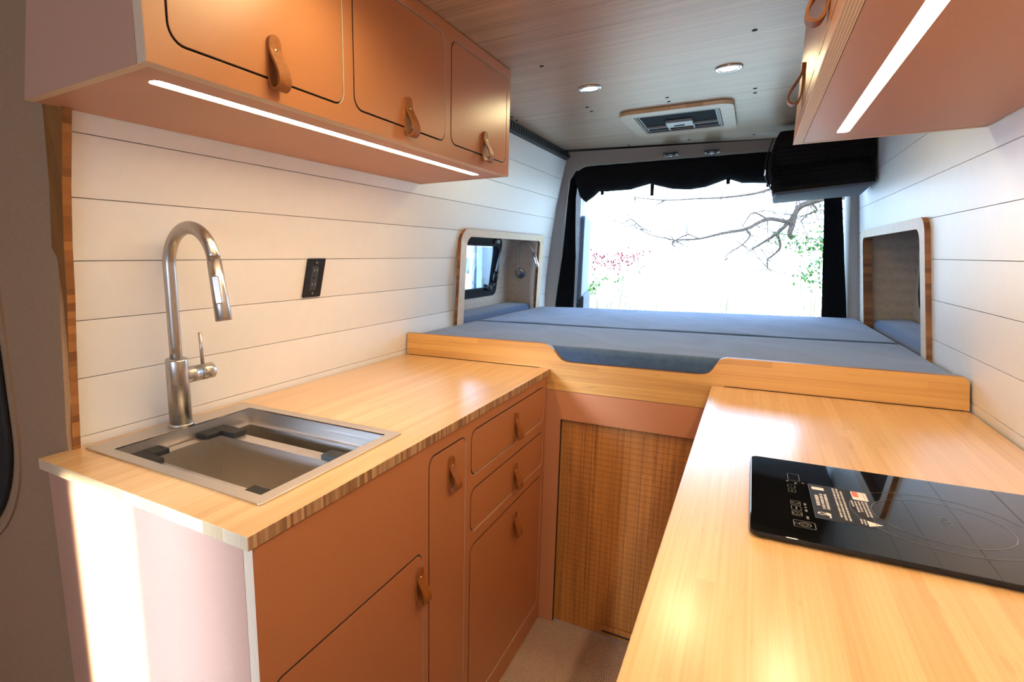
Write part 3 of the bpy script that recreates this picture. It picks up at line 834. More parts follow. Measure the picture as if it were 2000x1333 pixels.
# basket resting on the sink ledge
bk = thing('sink_basket', (-0.85, 0.69, zl), 'small open steel tray with black corner grips sitting inside the sink', 'tray')
BX0, BX1, BY0, BY1 = IX0 + 0.004, IX1 - 0.004, 0.598, 0.842
bm = B(); zt = zl + 0.006
ro = (BX0, BX1, BY0, BY1); fw = 0.020
ri = (BX0 + 0.026, BX1 - 0.030, BY0 + 0.034, BY1 - 0.034)
wall_ring(bm, ro, zt - 0.004, ro, zt); wall_ring(bm, ro, zt, ri, zt); wall_ring(bm, ri, zt, ri, zt - 0.165)
vquad(bm, (ri[0], ri[2], zt - 0.165), (ri[1], ri[2], zt - 0.165), (ri[1], ri[3], zt - 0.165), (ri[0], ri[3], zt - 0.165))
obj('tray', bm, MAT['steel_in'], bk)
for (cx, cy, sx, sy) in ((BX0, BY0, 1, 1), (BX1, BY0, -1, 1), (BX1, BY1, -1, -1), (BX0, BY1, 1, -1)):
    bm = B(); L, W = 0.074, 0.034
    def cb(x0, y0, x1, y1): box(bm, (min(x0, x1), min(y0, y1), zt + 0.0004), (max(x0, x1), max(y0, y1), zt + 0.012), 0.002)
    cb(cx - sx * 0.003, cy - sy * 0.003, cx + sx * L, cy + sy * W); cb(cx - sx * 0.003, cy + sy * W, cx + sx * W, cy + sy * L)
    obj('corner_grip', bm, MAT['black_matt'], bk)['label'] = 'black plastic corner grip'

# ------------------------------------------------------------------ faucet
FX, FY = -1.078, 0.744
zf = ZC + 0.0034
fa = thing('faucet', (FX, FY, zf), 'tall brushed steel pull-down faucet with gooseneck behind the sink', 'faucet')
LX, LY = 0.042, -0.026                     # lean per metre of height
def fx(z): return FX + LX * (z - zf)
def fy(z): return FY + LY * (z - zf)
AX = Vector((LX, LY, 1)).normalized()
bm = B(); disc_profile(bm, (FX, FY, zf), (0, 0, 1), [(0, 0.0), (0, 0.0285), (0.006, 0.0285), (0.0075, 0.027), (0.0078, 0.0)], 40)
obj('base_flange', bm, MAT['steel_z'], fa, True)
bm = B(); disc_profile(bm, (fx(zf + .008), fy(zf + .008), zf + 0.008), AX, [(0, 0.0), (0, 0.0248), (0.145, 0.0240), (0.148, 0.023), (0.149, 0.0)], 40)
obj('body', bm, MAT['steel_z'], fa, True)
zb = zf + 0.155
R = 0.074; zcen = 1.306
neck = [(fx(z), fy(z), z) for z in (zb - 0.004, zb + 0.03, zb + 0.08, zcen - 0.07, zcen - 0.03)]
cx0, cy0 = fx(zcen), fy(zcen)
for k in range(0, 25):
    a = PI - (PI - math.radians(12)) * k / 24
    neck.append((cx0 + R + R * math.cos(a), cy0, zcen + R * 1.10 * math.sin(a)))
bm = B(); tube(bm, neck, 0.0134, 24)
obj('neck', bm, MAT['steel_z'], fa, True)
pe = Vector(neck[-1]); dd = Vector((0.15, 0, -1)).normalized()
bm = B(); tube(bm, [pe, pe + dd * 0.002, pe + dd * 0.0025, pe + dd * 0.122, pe + dd * 0.124], [0.0122, 0.0122, 0.0142, 0.0168, 0.0156], 28)
sp = obj('spray_head', bm, MAT['steel_z'], fa, True)
bm = B()
side = Vector((0.62, -0.78, 0)).normalized(); side = (side - dd * side.dot(dd)).normalized(); tan = dd.cross(side).normalized()
c0 = pe + dd * 0.062
pts = []
for sgn in (0.0125, 0.0175):
    for (u, v) in ((-0.0075, -0.028), (0.0075, -0.028), (0.0075, 0.028), (-0.0075, 0.028)):
        pts.append(c0 + side * sgn + tan * u + dd * v)
hexa(bm, pts, 0.002)
obj('spray_button', bm, MAT['steel_z'], sp)
zh = 1.063; hx, hy = fx(zh), fy(zh)
bm = B(); tube(bm, [(hx, hy + 0.015, zh), (hx, hy + 0.055, zh)], 0.0185, 28)
obj('valve_sleeve', bm, MAT['steel_y'], fa, True)
bm = B(); tube(bm, [(hx, hy + 0.0555, zh), (hx, hy + 0.0575, zh)], 0.0167, 28)
obj('seal_ring', bm, MAT['black'], fa, True)
bm = B(); tube(bm, [(hx, hy + 0.058, zh), (hx, hy + 0.092, zh), (hx, hy + 0.094, zh)], [0.0185, 0.0185, 0.0165], 28)
hub = obj('lever_hub', bm, MAT['steel_y'], fa, True)
bm = B(); tube(bm, [(hx, hy + 0.068, zh + 0.016), (hx, hy + 0.066, zh + 0.093)], 0.0044, 14)
obj('lever', bm, MAT['steel_z'], hub, True)

# ------------------------------------------------------------------ wall outlet
def ow(y, z, c): return (xl(z) + c, y, z)
ot = thing('wall_outlet', ow(1.234, 1.266, 0), 'black duplex wall outlet on the white boards beyond the faucet', 'outlet')
plate('cover_plate', rr(1.196, 1.209, 1.272, 1.323, 0.004), [rr(1.2175, 1.231, 1.2505, 1.301, 0.002)], 0.006, lambda a, b, c: ow(a, b, c + 0.0005), [MAT['black'], MAT['black']], ot, 0.0015)
rc = plate('receptacle', rr(1.2185, 1.232, 1.2495, 1.300, 0.002), [], 0.005, lambda a, b, c: ow(a, b, c + 0.001), [MAT['dkgrey']], ot, 0.0008)
for zz in (1.247, 1.289):
    bm = B()
    for yy, h in ((1.228, 0.0035), (1.240, 0.003)):
        box(bm, ow(yy - 0.0012, zz - h, 0.0058), ow(yy + 0.0012, zz + h, 0.0072))
    obj('slots', bm, MAT['grey'], rc)
    bm = B(); cyl(bm, ow(1.234, zz - 0.011, 0.0055), ow(1.234, zz - 0.011, 0.0066), 0.0026, n=12); obj('ground_hole', bm, MAT['black'], rc)
bm = B(); box(bm, ow(1.228, 1.2635, 0.0055), ow(1.240, 1.2695, 0.0078), 0.0006); obj('reset_button', bm, MAT['black'], rc)
for zz in (1.221, 1.311):
    bm = B(); cyl(bm, ow(1.234, zz, 0.006), ow(1.234, zz, 0.0074), 0.0028, n=12); obj('screw', bm, MAT['grey'], ot)

# ------------------------------------------------------------------ bed: rail, front panel, roller door, cushions
prof = [(xl(0.93) + 0.006, 0.9468), (-0.595, 0.9468), (-0.595, 0.8735), (-0.04, 0.8735), (-0.04, 0.9468), (xr(0.95) - 0.004, 0.9468)]
prof += [(xr(1.02) - 0.004, 1.019), (xr(1.03) - 0.008, 1.027), (xr(1.03) - 0.016, 1.0305)]
curve_r = smooth_path([(-0.036, 1.0312, 0), (-0.050, 1.0285, 0), (-0.060, 1.020, 0), (-0.068, 1.006, 0), (-0.076, 0.991, 0), (-0.087, 0.980, 0), (-0.104, 0.9755, 0), (-0.13, 0.9745, 0)], 4)
prof += [(p.x, p.y) for p in curve_r]
curve_l = smooth_path([(-0.47, 0.9735, 0), (-0.500, 0.9745, 0), (-0.518, 0.980, 0), (-0.532, 0.991, 0), (-0.545, 1.007, 0), (-0.558, 1.021, 0), (-0.575, 1.0295, 0), (-0.600, 1.0315, 0)], 4)
prof += [(p.x, p.y) for p in curve_l]
prof += [(xl(1.03) + 0.006, 1.0315)]
t = thing('bed_rail', (-0.33, YB, 0.8735), 'bamboo board with dipped middle across the front of the bed', 'bed rail')
plate('board', prof, [], 0.019, lambda a, b, c: (a, YB + 0.019 - c, b), [MAT['bam_x'], MAT['bam_edge_z']], t, 0.0012)

t = thing('bed_front_panel', (-0.31, YB, 0.0), 'terracotta panel framing the roller door opening under the bed', 'panel')
plate('panel', [(-0.595, 0.001), (-0.5145, 0.001), (-0.5145, 0.7733), (-0.098, 0.7733), (-0.098, 0.001), (-0.034, 0.001), (-0.034, 0.8727), (-0.595, 0.8727)], [], 0.017,
      lambda a, b, c: (a, YB + 0.0175 - c, b), [MAT['terra'], MAT['kerf']], t, 0.0006)

td = thing('tambour_door', (-0.31, YB + 0.03, 0.0), 'bamboo tambour roller door with fine horizontal slats below the bed', 'roller door')
MAT['tamb'] = bamboo('tambour_bamboo', 'z', 'x', srgb(122, 72, 22), srgb(178, 114, 46), srgb(198, 136, 62), strip=0.005, rough=0.5, coat=0.0, contrast=1.1)
bm = B(); zz = 0.004; k = 0
while zz < 0.83:
    h = 0.0195
    box(bm, (-0.5355, YB + 0.0215, zz), (-0.08, YB + 0.0285, min(zz + h - 0.0008, 0.84)), 0.0)
    zz += h; k += 1
obj('slats', bm, MAT['tamb'], td)
bm = B(); box(bm, (-0.5355, YB + 0.0287, 0.004), (-0.08, YB + 0.031, 0.84)); obj('canvas_backing', bm, MAT['kerf'], td)
bm = B(); box(bm, (-0.345, YB + 0.0085, 0.030), (-0.215, YB + 0.021, 0.048), 0.002)
obj('grip', bm, MAT['tamb'], td)
bm = B(); box(bm, (-0.342, YB + 0.0165, 0.018), (-0.218, YB + 0.0212, 0.0295), 0.0)
obj('grip_recess', bm, MAT['kerf'], td)

pf = thing('bed_platform', (-0.33, 2.6, 0.0), 'plywood bed platform under the cushions', 'bed platform')
bm = B(); box(bm, (-1.05, 1.8285, 0.915), (0.43, 3.30, 0.930)); obj('deck', bm, MAT['ply_z'], pf)
for xa in (-0.60, -0.02):
    bm = B(); box(bm, (xa - 0.018, 1.86, 0.001), (xa, 3.30, 0.9145)); obj('side_panel', bm, MAT['ply_z'], pf)

def cushion(bm, fx0, fx1, y0f, y1f, z0, ztop, r=0.022, nx=46, ny=26, sag=0.002, seed=0):
    """soft block: rounded rim, faint dimples. fx0/fx1(y): side limits; y0f/y1f(x)"""
    rnd = random.Random(seed)
    ph = [rnd.uniform(0, 6.28) for _ in range(8)]
    def prof_param(i, n):
        # parameter with more samples at the ends
        t = i / (n - 1); return t
    def P(i, j):
        u = i / (nx - 1); v = j / (ny - 1)
        # concentrate rim samples
        uu = 0.5 - 0.5 * math.cos(PI * u); vv = 0.5 - 0.5 * math.cos(PI * v)
        ya, yb = 0, 0
        xm = lerp(fx0(2.5), fx1(2.5), uu)
        y = lerp(y0f(xm), y1f(xm), vv)
        x = lerp(fx0(y), fx1(y), uu)
        dx = min(x - fx0(y), fx1(y) - x); dy = min(y - y0f(x), y1f(x) - y)
        d = min(dx, dy)
        z = ztop(x, y)
        if d < r: z -= r - math.sqrt(max(0, r * r - (r - max(d, 0)) ** 2))
        z += sag * (math.sin(x * 9 + ph[0]) * math.sin(y * 7 + ph[1]) + 0.5 * math.sin(x * 21 + y * 13 + ph[2])) * min(1, d / 0.05)
        return Vector((x, y, z))
    V = grid_mesh(bm, P, nx, ny)
    rim = [V[i][0] for i in range(nx)] + [V[nx - 1][j] for j in range(1, ny)] + [V[i][ny - 1] for i in range(nx - 2, -1, -1)] + [V[0][j] for j in range(ny - 2, 0, -1)]
    low = [bm.verts.new((v.co.x, v.co.y, z0)) for v in rim]
    m = len(rim)
    for k in range(m): bm.faces.new([rim[k], rim[(k + 1) % m], low[(k + 1) % m], low[k]])
    bm.faces.new(low)
ztop = lambda x, y: lerp(1.022, 1.012, min(1, max(0, (y - 1.83) / 1.5)))
YS = lambda x: 2.475 + 0.035 * x
bm = B()
cushion(bm, lambda y: xl(1.0) + 0.004, lambda y: xr(1.0) - 0.004, lambda x: YB + 0.0205, lambda x: YS(x) - 0.001, 0.931, lambda x, y: ztop(x, y), 0.024, 90, 44, seed=1, sag=0.0012)
tag(obj('bed_cushion', bm, MAT['seat'], smooth=True), 'wide blue-grey bed cushion in front, behind the bamboo rail', 'cushion', 'bed cushions')
bm = B()
cushion(bm, lambda y: xl(1.0) + 0.012, lambda y: xr(1.0) - 0.012, lambda x: YS(x) + 0.001, lambda x: 3.435 + 0.05 * (x + 0.3), 0.931, lambda x, y: ztop(x, y) + 0.002, 0.02, 90, 44, seed=2, sag=0.0018)
tag(obj('bed_cushion', bm, MAT['seat'], smooth=True), 'wide blue-grey bed cushion at the back by the open rear doorway', 'cushion', 'bed cushions')
bm = B()
cushion(bm, lambda y: xnl(1.03) + 0.010, lambda y: xl(1.03) - 0.016, lambda x: nl(1.03) + 0.02, lambda x: nr(1.03) - 0.025, 0.988, lambda x, y: 1.036 + 0.012 * min(1, (xl(1.03) - x) / 0.12), 0.018, 16, 60, seed=3)
tag(obj('niche_cushion', bm, MAT['seat'], smooth=True), 'narrow blue-grey cushion on the sill of the niche with the bright window', 'cushion', 'niche cushions')
bm = B()
cushion(bm, lambda y: xr(1.03) + 0.024, lambda y: xnr(1.03) - 0.010, lambda x: 2.232, lambda x: 3.272, 0.988, lambda x, y: 1.026 + 0.012 * min(1, (x - xr(1.03)) / 0.1), 0.018, 16, 60, seed=4)
tag(obj('niche_cushion', bm, MAT['seat'], smooth=True), 'narrow blue-grey cushion on the sill of the niche below the black bag', 'cushion', 'niche cushions')

# ------------------------------------------------------------------ reading lamp on the far side of the niche
def yfar(z): return nr(z) - 0.011
zl_ = 1.228; base = Vector((-1.194, yfar(zl_) + 0.0, zl_))
nd = Vector((0, -1, -0.45)).normalized()
base = base + nd * 0.0012
la = thing('reading_lamp', base, 'chrome gooseneck reading lamp fixed to the linen side of the window niche', 'lamp')
bm = B(); disc_profile(bm, base, nd, [(0.0, 0.0), (0.0, 0.032), (0.010, 0.032), (0.013, 0.029), (0.0135, 0.0)], 36)
obj('base', bm, MAT['steel_z'], la, True)
p0 = base + nd * 0.0137
path = smooth_path([p0, p0 + nd * 0.03 + Vector((0.0, 0, 0.012)), (-1.188, 3.12, 1.32), (-1.168, 3.095, 1.392), (-1.135, 3.09, 1.408), (-1.108, 3.10, 1.398), (-1.087, 3.115, 1.350)], 6)
bm = B(); tube(bm, path, 0.0042, 12); obj('gooseneck', bm, MAT['steel_z'], la, True)
pe2 = path[-1]; d2 = Vector((0.30, 0.0, -0.90)).normalized()
bm = B(); tube(bm, [pe2 - d2 * 0.004, pe2, pe2 + d2 * 0.004, pe2 + d2 * 0.090, pe2 + d2 * 0.093], [0.004, 0.0085, 0.0105, 0.0105, 0.009], 20)
obj('lamp_head', bm, MAT['chrome'], la, True)

# ------------------------------------------------------------------ rear doorway: insect screen, strikers, door, bag
bs = thing('bug_screen', (-0.3, 3.3, 1.0), 'black rolled-up insect screen framing the open rear doorway', 'insect screen')
def strip(pts_out, pts_in, dy, name):
    bm = B(); nn = 18; prs = []
    def at(pts, t):
        zq = lerp(pts[0][1], pts[-1][1], t)
        for (xa, za), (xb, zb2) in zip(pts, pts[1:]):
            if (za - zq) * (zb2 - zq) <= 0 and za != zb2: return lerp(xa, xb, (zq - za) / (zb2 - za)), zq
        return pts[-1]
    V = []
    for i in range(nn):
        t = i / (nn - 1); a = at(pts_out, t); b = at(pts_in, t); row = []
        for j in range(7):
            s = j / 6; x = lerp(a[0], b[0], s); z = lerp(a[1], b[1], s)
            y = rear_y(x, z) + dy + 0.006 * math.sin(s * 9 + t * 5) - 0.004 * math.sin(t * 17)
            row.append(bm.verts.new((x, y, z)))
        V.append(row)
    for i in range(nn - 1):
        for j in range(6): bm.faces.new([V[i][j], V[i + 1][j], V[i + 1][j + 1], V[i][j + 1]])
    r = bmesh.ops.solidify(bm, geom=bm.faces[:], thickness=0.003)
    return obj(name, bm, MAT['black_cloth'], bs, True)
strip([(-0.862, 1.785), (-0.89, 1.76), (-0.908, 1.667), (-0.952, 1.506), (-1.021, 1.265), (-1.066, 1.027), (-1.07, 1.0)], [(-0.79, 1.785), (-0.845, 1.76), (-0.866, 1.667), (-0.892, 1.506), (-0.930, 1.265), (-0.952, 1.023), (-0.955, 1.0)], -0.004, 'side_strip')
strip([(0.30, 1.79), (0.34, 1.582), (0.421, 1.02), (0.424, 1.0)], [(0.235, 1.79), (0.267, 1.586), (0.321, 1.02), (0.323, 1.0)], -0.004, 'side_strip')
bott = [(-0.868, 1.765), (-0.858, 1.726), (-0.836, 1.643), (-0.808, 1.616), (-0.765, 1.644), (-0.739, 1.67), (-0.695, 1.668), (-0.583, 1.672), (-0.491, 1.697), (-0.46, 1.686), (-0.384, 1.665), (-0.31, 1.659), (-0.239, 1.667), (-0.142, 1.702), (-0.078, 1.679), (0.037, 1.673), (0.15, 1.68), (0.26, 1.70), (0.31, 1.72)]
def zbot(x):
    for (xa, za), (xb, zb2) in zip(bott, bott[1:]):
        if xa <= x <= xb:
            t = (x - xa) / (xb - xa); return lerp(za, zb2, t)
    return bott[-1][1]
def ztopc(x): 
    t = 1.802 + 0.0175 * (x + 0.85) / 0.87
    if x < -0.80: t -= 0.045 * ((-0.80 - x) / 0.07) ** 2
    return t
bm = B(); NX = 120; NT = 14
def PR(i, j):
    x = lerp(-0.866, 0.305, i / (NX - 1)); zt_, zb_ = ztopc(x), zbot(x)
    h = max(zt_ - zb_, 0.01); tt = j / NT * 2 * PI
    zc_ = (zt_ + zb_) / 2
    w = 0.036 * (0.35 + 0.65 * min(1, h / 0.12)) * min(1, (x + 0.875) / 0.05)
    z = zc_ + math.cos(tt) * h / 2
    y = rear_y(x, zc_) - 0.030 - math.sin(tt) * w * (1.25 if z < zc_ else 0.75) + 0.003 * math.sin(x * 60 + j) + (0.4 * (zc_ - z) * 0.35)
    return (x, y, z)
V = [[bm.verts.new(PR(i, j)) for j in range(NT)] for i in range(NX)]
for i in range(NX - 1):
    for j in range(NT): bm.faces.new([V[i][j], V[i + 1][j], V[i + 1][(j + 1) % NT], V[i][(j + 1) % NT]])
bm.faces.new(V[0][::-1]); bm.faces.new(V[-1])
obj('rolled_mesh', bm, MAT['black_cloth'], bs, True)
for (sx, zu, zd) in ((-0.725, 1.70, 1.652), (-0.4825, 1.72, 1.637), (-0.140, 1.72, 1.677), (0.031, 1.70, 1.655)):
    bm = B(); yy = rear_y(sx, zd) - 0.045
    hexa(bm, [(sx - 0.008, yy, zd), (sx + 0.008, yy, zd), (sx + 0.008, yy + 0.003, zd), (sx - 0.008, yy + 0.003, zd),
              (sx - 0.009, yy - 0.012, zu), (sx + 0.009, yy - 0.012, zu), (sx + 0.009, yy - 0.009, zu), (sx - 0.009, yy - 0.009, zu)])
    obj('tie_strap', bm, MAT['black_cloth'], bs)
for (sx, lab) in ((-0.40, 'chrome door striker on the rear header, the one nearer the bright niche window'), (-0.219, 'chrome door striker on the rear header, the one nearer the black bag')):
    t = thing('door_striker', (sx, 3.20, 1.80), lab, 'door striker', 'door strikers on the rear header')
    yy = rear_y(sx, 1.815) - 0.05
    bm = B(); box(bm, (sx - 0.034, yy - 0.03, 1.829), (sx + 0.034, yy + 0.048, 1.838), 0.003); obj('plate', bm, MAT['dkgrey'], t)
    bm = B(); tube(bm, smooth_path([(sx - 0.016, yy - 0.012, 1.830), (sx - 0.016, yy - 0.027, 1.820), (sx, yy - 0.031, 1.817), (sx + 0.016, yy - 0.027, 1.820), (sx + 0.016, yy - 0.012, 1.830)], 5), 0.0055, 10); obj('loop', bm, MAT['chrome'], t, True)

# open rear door seen edge-on past the sink-side strip
d1 = bpy.data.objects.new('door_1', None); COL.objects.link(d1); d1.location = (-1.0, 3.62, 0.3); tag(d1, kind='structure')
A0 = Vector((-0.985, 3.66, 0)); A1 = Vector((-1.085, 4.22, 0)); An = Vector((0.98, 0.17, 0)).normalized()
def dfn(a, b, c): 
    q = A0.lerp(A1, a); return (q.x + An.x * (c - 0.03), q.y + An.y * (c - 0.03), b)
plate('door_shell', rr(0, 0.0, 1.0, 1.86, 0.03), [rr(0.12, 1.18, 0.9, 1.76, 0.06)], 0.045, dfn, [MAT['van_paint'], MAT['van_paint']], d1, 0.004)
plate('door_pane', rr(0.10, 1.16, 0.92, 1.78, 0.06), [], 0.004, lambda a, b, c: dfn(a, b, c + 0.02), [mk_pane('tinted_door_glass', (0.75, 0.8, 0.95, 1))], d1)
plate('door_trim', rr(-0.05, 0.98, 0.98, 1.585, (0.04, 0.02, 0.10, 0.1)), [], 0.03, lambda a, b, c: dfn(a, b, c + 0.045), [MAT['door_grey']], d1, 0.008)
plate('door_pocket', rr(-0.05, 0.60, 1.0, 1.068, (0.04, 0.02, 0.03, 0.02)), [], 0.045, lambda a, b, c: dfn(a, b, c + 0.046), [MAT['door_navy']], d1, 0.008)

# storage bag hanging at the hob-side wall
bg = thing('storage_bag', (0.2, 3.05, 1.58), 'boxy black canvas storage bag with grey base hanging high on the hob-side wall', 'bag')
def bag_pts(z, t):   # outline at height z (t = 0 bottom .. 1 top)
    y0, y1 = 2.905, 3.20
    bul = 0.030 * math.sin(PI * min(1, max(0, t))) 
    return [(0.050 - bul, y0 + 0.004), (xr(z) - 0.012, y0), (xr(z) - 0.012, y1), (0.052 - bul * 0.6, y1)]
bm = B(); NT_ = 14; ringsB = []
for k in range(NT_ + 1):
    t = k / NT_; z0_, z1_ = 1.604, 1.842
    ring = []
    for (bx, by), (dz) in zip(bag_pts(lerp(1.6, 1.84, t), t), (-0.012, 0.012, 0.004, -0.012)):
        ring.append(bm.verts.new((bx, by, lerp(z0_ + dz, z1_, t))))
    ringsB.append(ring)
for a, b in zip(ringsB, ringsB[1:]):
    for k in range(4): bm.faces.new([a[k], a[(k + 1) % 4], b[(k + 1) % 4], b[k]])
bm.faces.new(ringsB[-1])
es = [e for e in bm.edges if abs(e.verts[0].co.z - e.verts[1].co.z) > 0.005]
bmesh.ops.bevel(bm, geom=es, offset=0.018, segments=4, profile=0.5, affect='EDGES')
obj('bag_body', bm, MAT['bag_cloth'], bg, True)
bm = B()
gp = [(0.052, 2.908, 1.5915), (xr(1.6) - 0.014, 2.905, 1.6155), (xr(1.6) - 0.016, 3.205, 1.585), (0.050, 3.205, 1.566)]
hexa(bm, [(p[0] + (0.006 if k in (0, 3) else -0.004), p[1] + (0.008 if k < 2 else 0), p[2] - (0.012 if k < 2 else 0.0)) for k, p in enumerate(gp)] + [(p[0], p[1], p[2] + (0.0 if k < 2 else 0.035)) for k, p in enumerate(gp)], 0.006, 3)
obj('bag_base', bm, MAT['bag_grey'], bg, True)
bm = B(); zp = smooth_path([(0.046, 2.93, 1.60), (0.016, 2.935, 1.66), (0.012, 2.935, 1.74), (0.030, 2.93, 1.82)], 6)
tube(bm, zp, 0.0028, 8); obj('zipper', bm, MAT['black'], bg, True)
bm = B(); box(bm, (0.008, 2.928, 1.668), (0.014, 2.934, 1.692), 0.001); obj('zip_pull', bm, MAT['chrome'], bg)

# ------------------------------------------------------------------ ceiling fan vent and lights
vt = thing('roof_vent', (-0.305, 2.6, CEIL - 0.03), 'square roof vent with rounded wood-grain surround in the ceiling', 'roof vent')
VX0, VX1, VY0, VY1 = -0.502, -0.108, 2.372, 2.855
def vfn(d): return lambda a, b, c: (a, b + 0.05 * (a + 0.305), CEIL - 0.0005 - d - c)
plate('surround', rr(VX0, VY0, VX1, VY1, 0.05, 9), [rr(VX0 + 0.048, VY0 + 0.06, VX1 - 0.046, VY1 - 0.075, 0.012, 4)], 0.014, vfn(0), [MAT['laminate'], MAT['bam_edge_x']], vt, 0.001)
for f in (): pass
plate('housing', rr(VX0 + 0.05, VY0 + 0.062, VX1 - 0.048, VY1 - 0.077, 0.01, 4), [rr(VX0 + 0.058, VY0 + 0.082, VX1 - 0.058, VY1 - 0.088, 0.01, 4)], 0.012, vfn(0.0005), [MAT['black'], MAT['black']], vt)
plate('screen_edge', rr(VX0 + 0.060, VY0 + 0.084, VX1 - 0.060, VY1 - 0.090, 0.01, 4), [rr(VX0 + 0.0635, VY0 + 0.0875, VX1 - 0.0635, VY1 - 0.0935, 0.008, 4)], 0.009, vfn(0.0005), [MAT['grey'], MAT['grey']], vt)
plate('insect_mesh', rr(VX0 + 0.0635, VY0 + 0.0875, VX1 - 0.0635, VY1 - 0.0935, 0.008, 4), [], 0.003, vfn(0.0005), [MAT['mesh_dark']], vt)
bm = B(); box(bm, (VX0 + 0.064, 2.676, CEIL - 0.0125), (VX1 - 0.064, 2.684, CEIL - 0.004)); 
for xq in (-0.357, -0.262): box(bm, (xq - 0.003, 2.684, CEIL - 0.012), (xq + 0.003, VY1 - 0.094, CEIL - 0.004))
obj('cross_bars', bm, MAT['grey'], vt)
cp = [(-0.358, 2.588, CEIL - 0.004), (-0.258, 2.592, CEIL - 0.004), (-0.258, 2.672, CEIL - 0.004), (-0.358, 2.668, CEIL - 0.004)]
bm = B(); hexa(bm, [(p[0], p[1], p[2] - (0.012 if k < 2 else 0.016)) for k, p in enumerate(cp)] + cp, 0.003); obj('control_pad', bm, MAT['grey'], vt)
bm = B(); box(bm, (-0.330, 2.640, CEIL - 0.0215), (-0.290, 2.650, CEIL - 0.0185), 0.001); obj('rocker_switch', bm, MAT['dkgrey'], vt)
for (lx, ly, lab) in ((-0.513, 1.978, 'round recessed ceiling downlight glowing warm, the one nearer the orange three-door cabinet'), (-0.111, 2.002, 'round recessed ceiling downlight glowing warm, the one nearer the hob-side overhead cabinet')):
    t = thing('ceiling_light', (lx, ly, CEIL), lab, 'ceiling light', 'ceiling downlights')
    bm = B(); disc_profile(bm, (lx, ly, CEIL - 0.0005), (0, 0, -1), [(0, 0.026), (0, 0.037), (0.003, 0.0365), (0.0045, 0.034), (0.0045, 0.027), (0.002, 0.026)], 40); obj('rim', bm, MAT['chrome'], t, True)
    bm = B(); disc_profile(bm, (lx, ly, CEIL - 0.0008), (0, 0, -1), [(0, 0.0265), (0.0022, 0.0265), (0.0035, 0.018), (0.004, 0.0)], 40); obj('lens', bm, MAT['lens'], t, True)

# ------------------------------------------------------------------ induction hob
hb = thing('induction_hob', (0.22, 1.0, ZC), 'black glass induction hob with printed controls and warning sticker', 'hob')
HX0, HX1, HY0, HY1 = 0.0275, 0.452, 0.832, 1.166
def hsk(a, b): return b + 0.035 * (a - 0.0275) * (1 if True else 0)
zg = ZC + 0.0098
plate('glass_top', rr(HX0, HY0, HX1, HY1, 0.012, 6), [], 0.006, lambda a, b, c: (a, hsk(a, b), zg - 0.006 + c), [MAT['glass_black'], MAT['black']], hb, 0.0012)
bm = B(); box(bm, (HX0 + 0.010, HY0 + 0.014, ZC + 0.0004), (HX1 - 0.012, HY1 + 0.002, zg - 0.0062)); obj('casing', bm, MAT['black_matt'], hb)
def flat(name, loops_list, mat, parent, dz=0.00025, t=0.00012):
    """several printed outlines in one print layer"""
    bm = B()
    for outer_, inner_ in loops_list:
        zz_ = zg + dz
        if inner_ is None:
            bm.faces.new([bm.verts.new((p[0], hsk(*p), zz_)) for p in outer_])
        else:
            a = [bm.verts.new((p[0], hsk(*p), zz_)) for p in outer_]; b = [bm.verts.new((p[0], hsk(*p), zz_)) for p in inner_]
            m = len(a)
            for k in range(m): bm.faces.new([a[k], a[(k + 1) % m], b[(k + 1) % m], b[k]])
    return obj(name, bm, mat, parent)
def ring_rect(a0, b0, a1, b1, w, r=0.002):
    return (rr(a0, b0, a1, b1, r, 3), rr(a0 + w, b0 + w, a1 - w, b1 - w, max(r - w, 0.0003), 3))
def arc(cx, cy, r, w, t0=0, t1=2 * PI, n=72):
    full = abs(t1 - t0 - 2 * PI) < 1e-6
    o_ = [(cx + (r + w / 2) * math.cos(lerp(t0, t1, k / n)), cy + (r + w / 2) * math.sin(lerp(t0, t1, k / n))) for k in range(n if full else n + 1)]
    i_ = [(cx + (r - w / 2) * math.cos(lerp(t0, t1, k / n)), cy + (r - w / 2) * math.sin(lerp(t0, t1, k / n))) for k in range(n if full else n + 1)]
    if full: return (o_, i_)
    return (o_ + i_[::-1], None)
flat('cooking_zone_rings', [arc(0.252, 0.985, 0.074, 0.0013), arc(0.252, 0.985, 0.099, 0.0015)], MAT['print_dim'], hb)
ctl = [ring_rect(0.080, 1.060, 0.0965, 1.094, 0.0008), ring_rect(0.0785, 1.024, 0.0885, 1.039, 0.0006), ring_rect(0.0785, 1.042, 0.0885, 1.055, 0.0006) if False else ring_rect(0.0785, 1.005, 0.0885, 1.019, 0.0006),
       ring_rect(0.079, 0.953, 0.0915, 0.971, 0.0007), ring_rect(0.079, 0.933, 0.0915, 0.950, 0.0007), ring_rect(0.079, 0.898, 0.0915, 0.916, 0.0007) if False else ring_rect(0.079, 0.913, 0.0915, 0.930, 0.0007),
       ring_rect(0.079, 0.874, 0.1045, 0.897, 0.0009)]
ctl += [(rr(0.0828, 1.0312, 0.0840, 1.0330, 0.0003, 2), None), (rr(0.0815, 1.0115, 0.0855, 1.0123, 0.0003, 2), None), (rr(0.0831, 1.0100, 0.0839, 1.0140, 0.0003, 2), None),
        arc(0.0853, 0.962, 0.0042, 0.0010), (rr(0.0845, 0.9365, 0.0862, 0.9465, 0.0006, 2), None), arc(0.0853, 0.9215, 0.0050, 0.0009), (rr(0.0843, 0.9205, 0.0863, 0.9225, 0.0009, 3), None),
        arc(0.0925, 0.8855, 0.0068, 0.0011), arc(0.0925, 0.8855, 0.0034, 0.0008), arc(0.0835, 0.8855, 0.0030, 0.0008)]
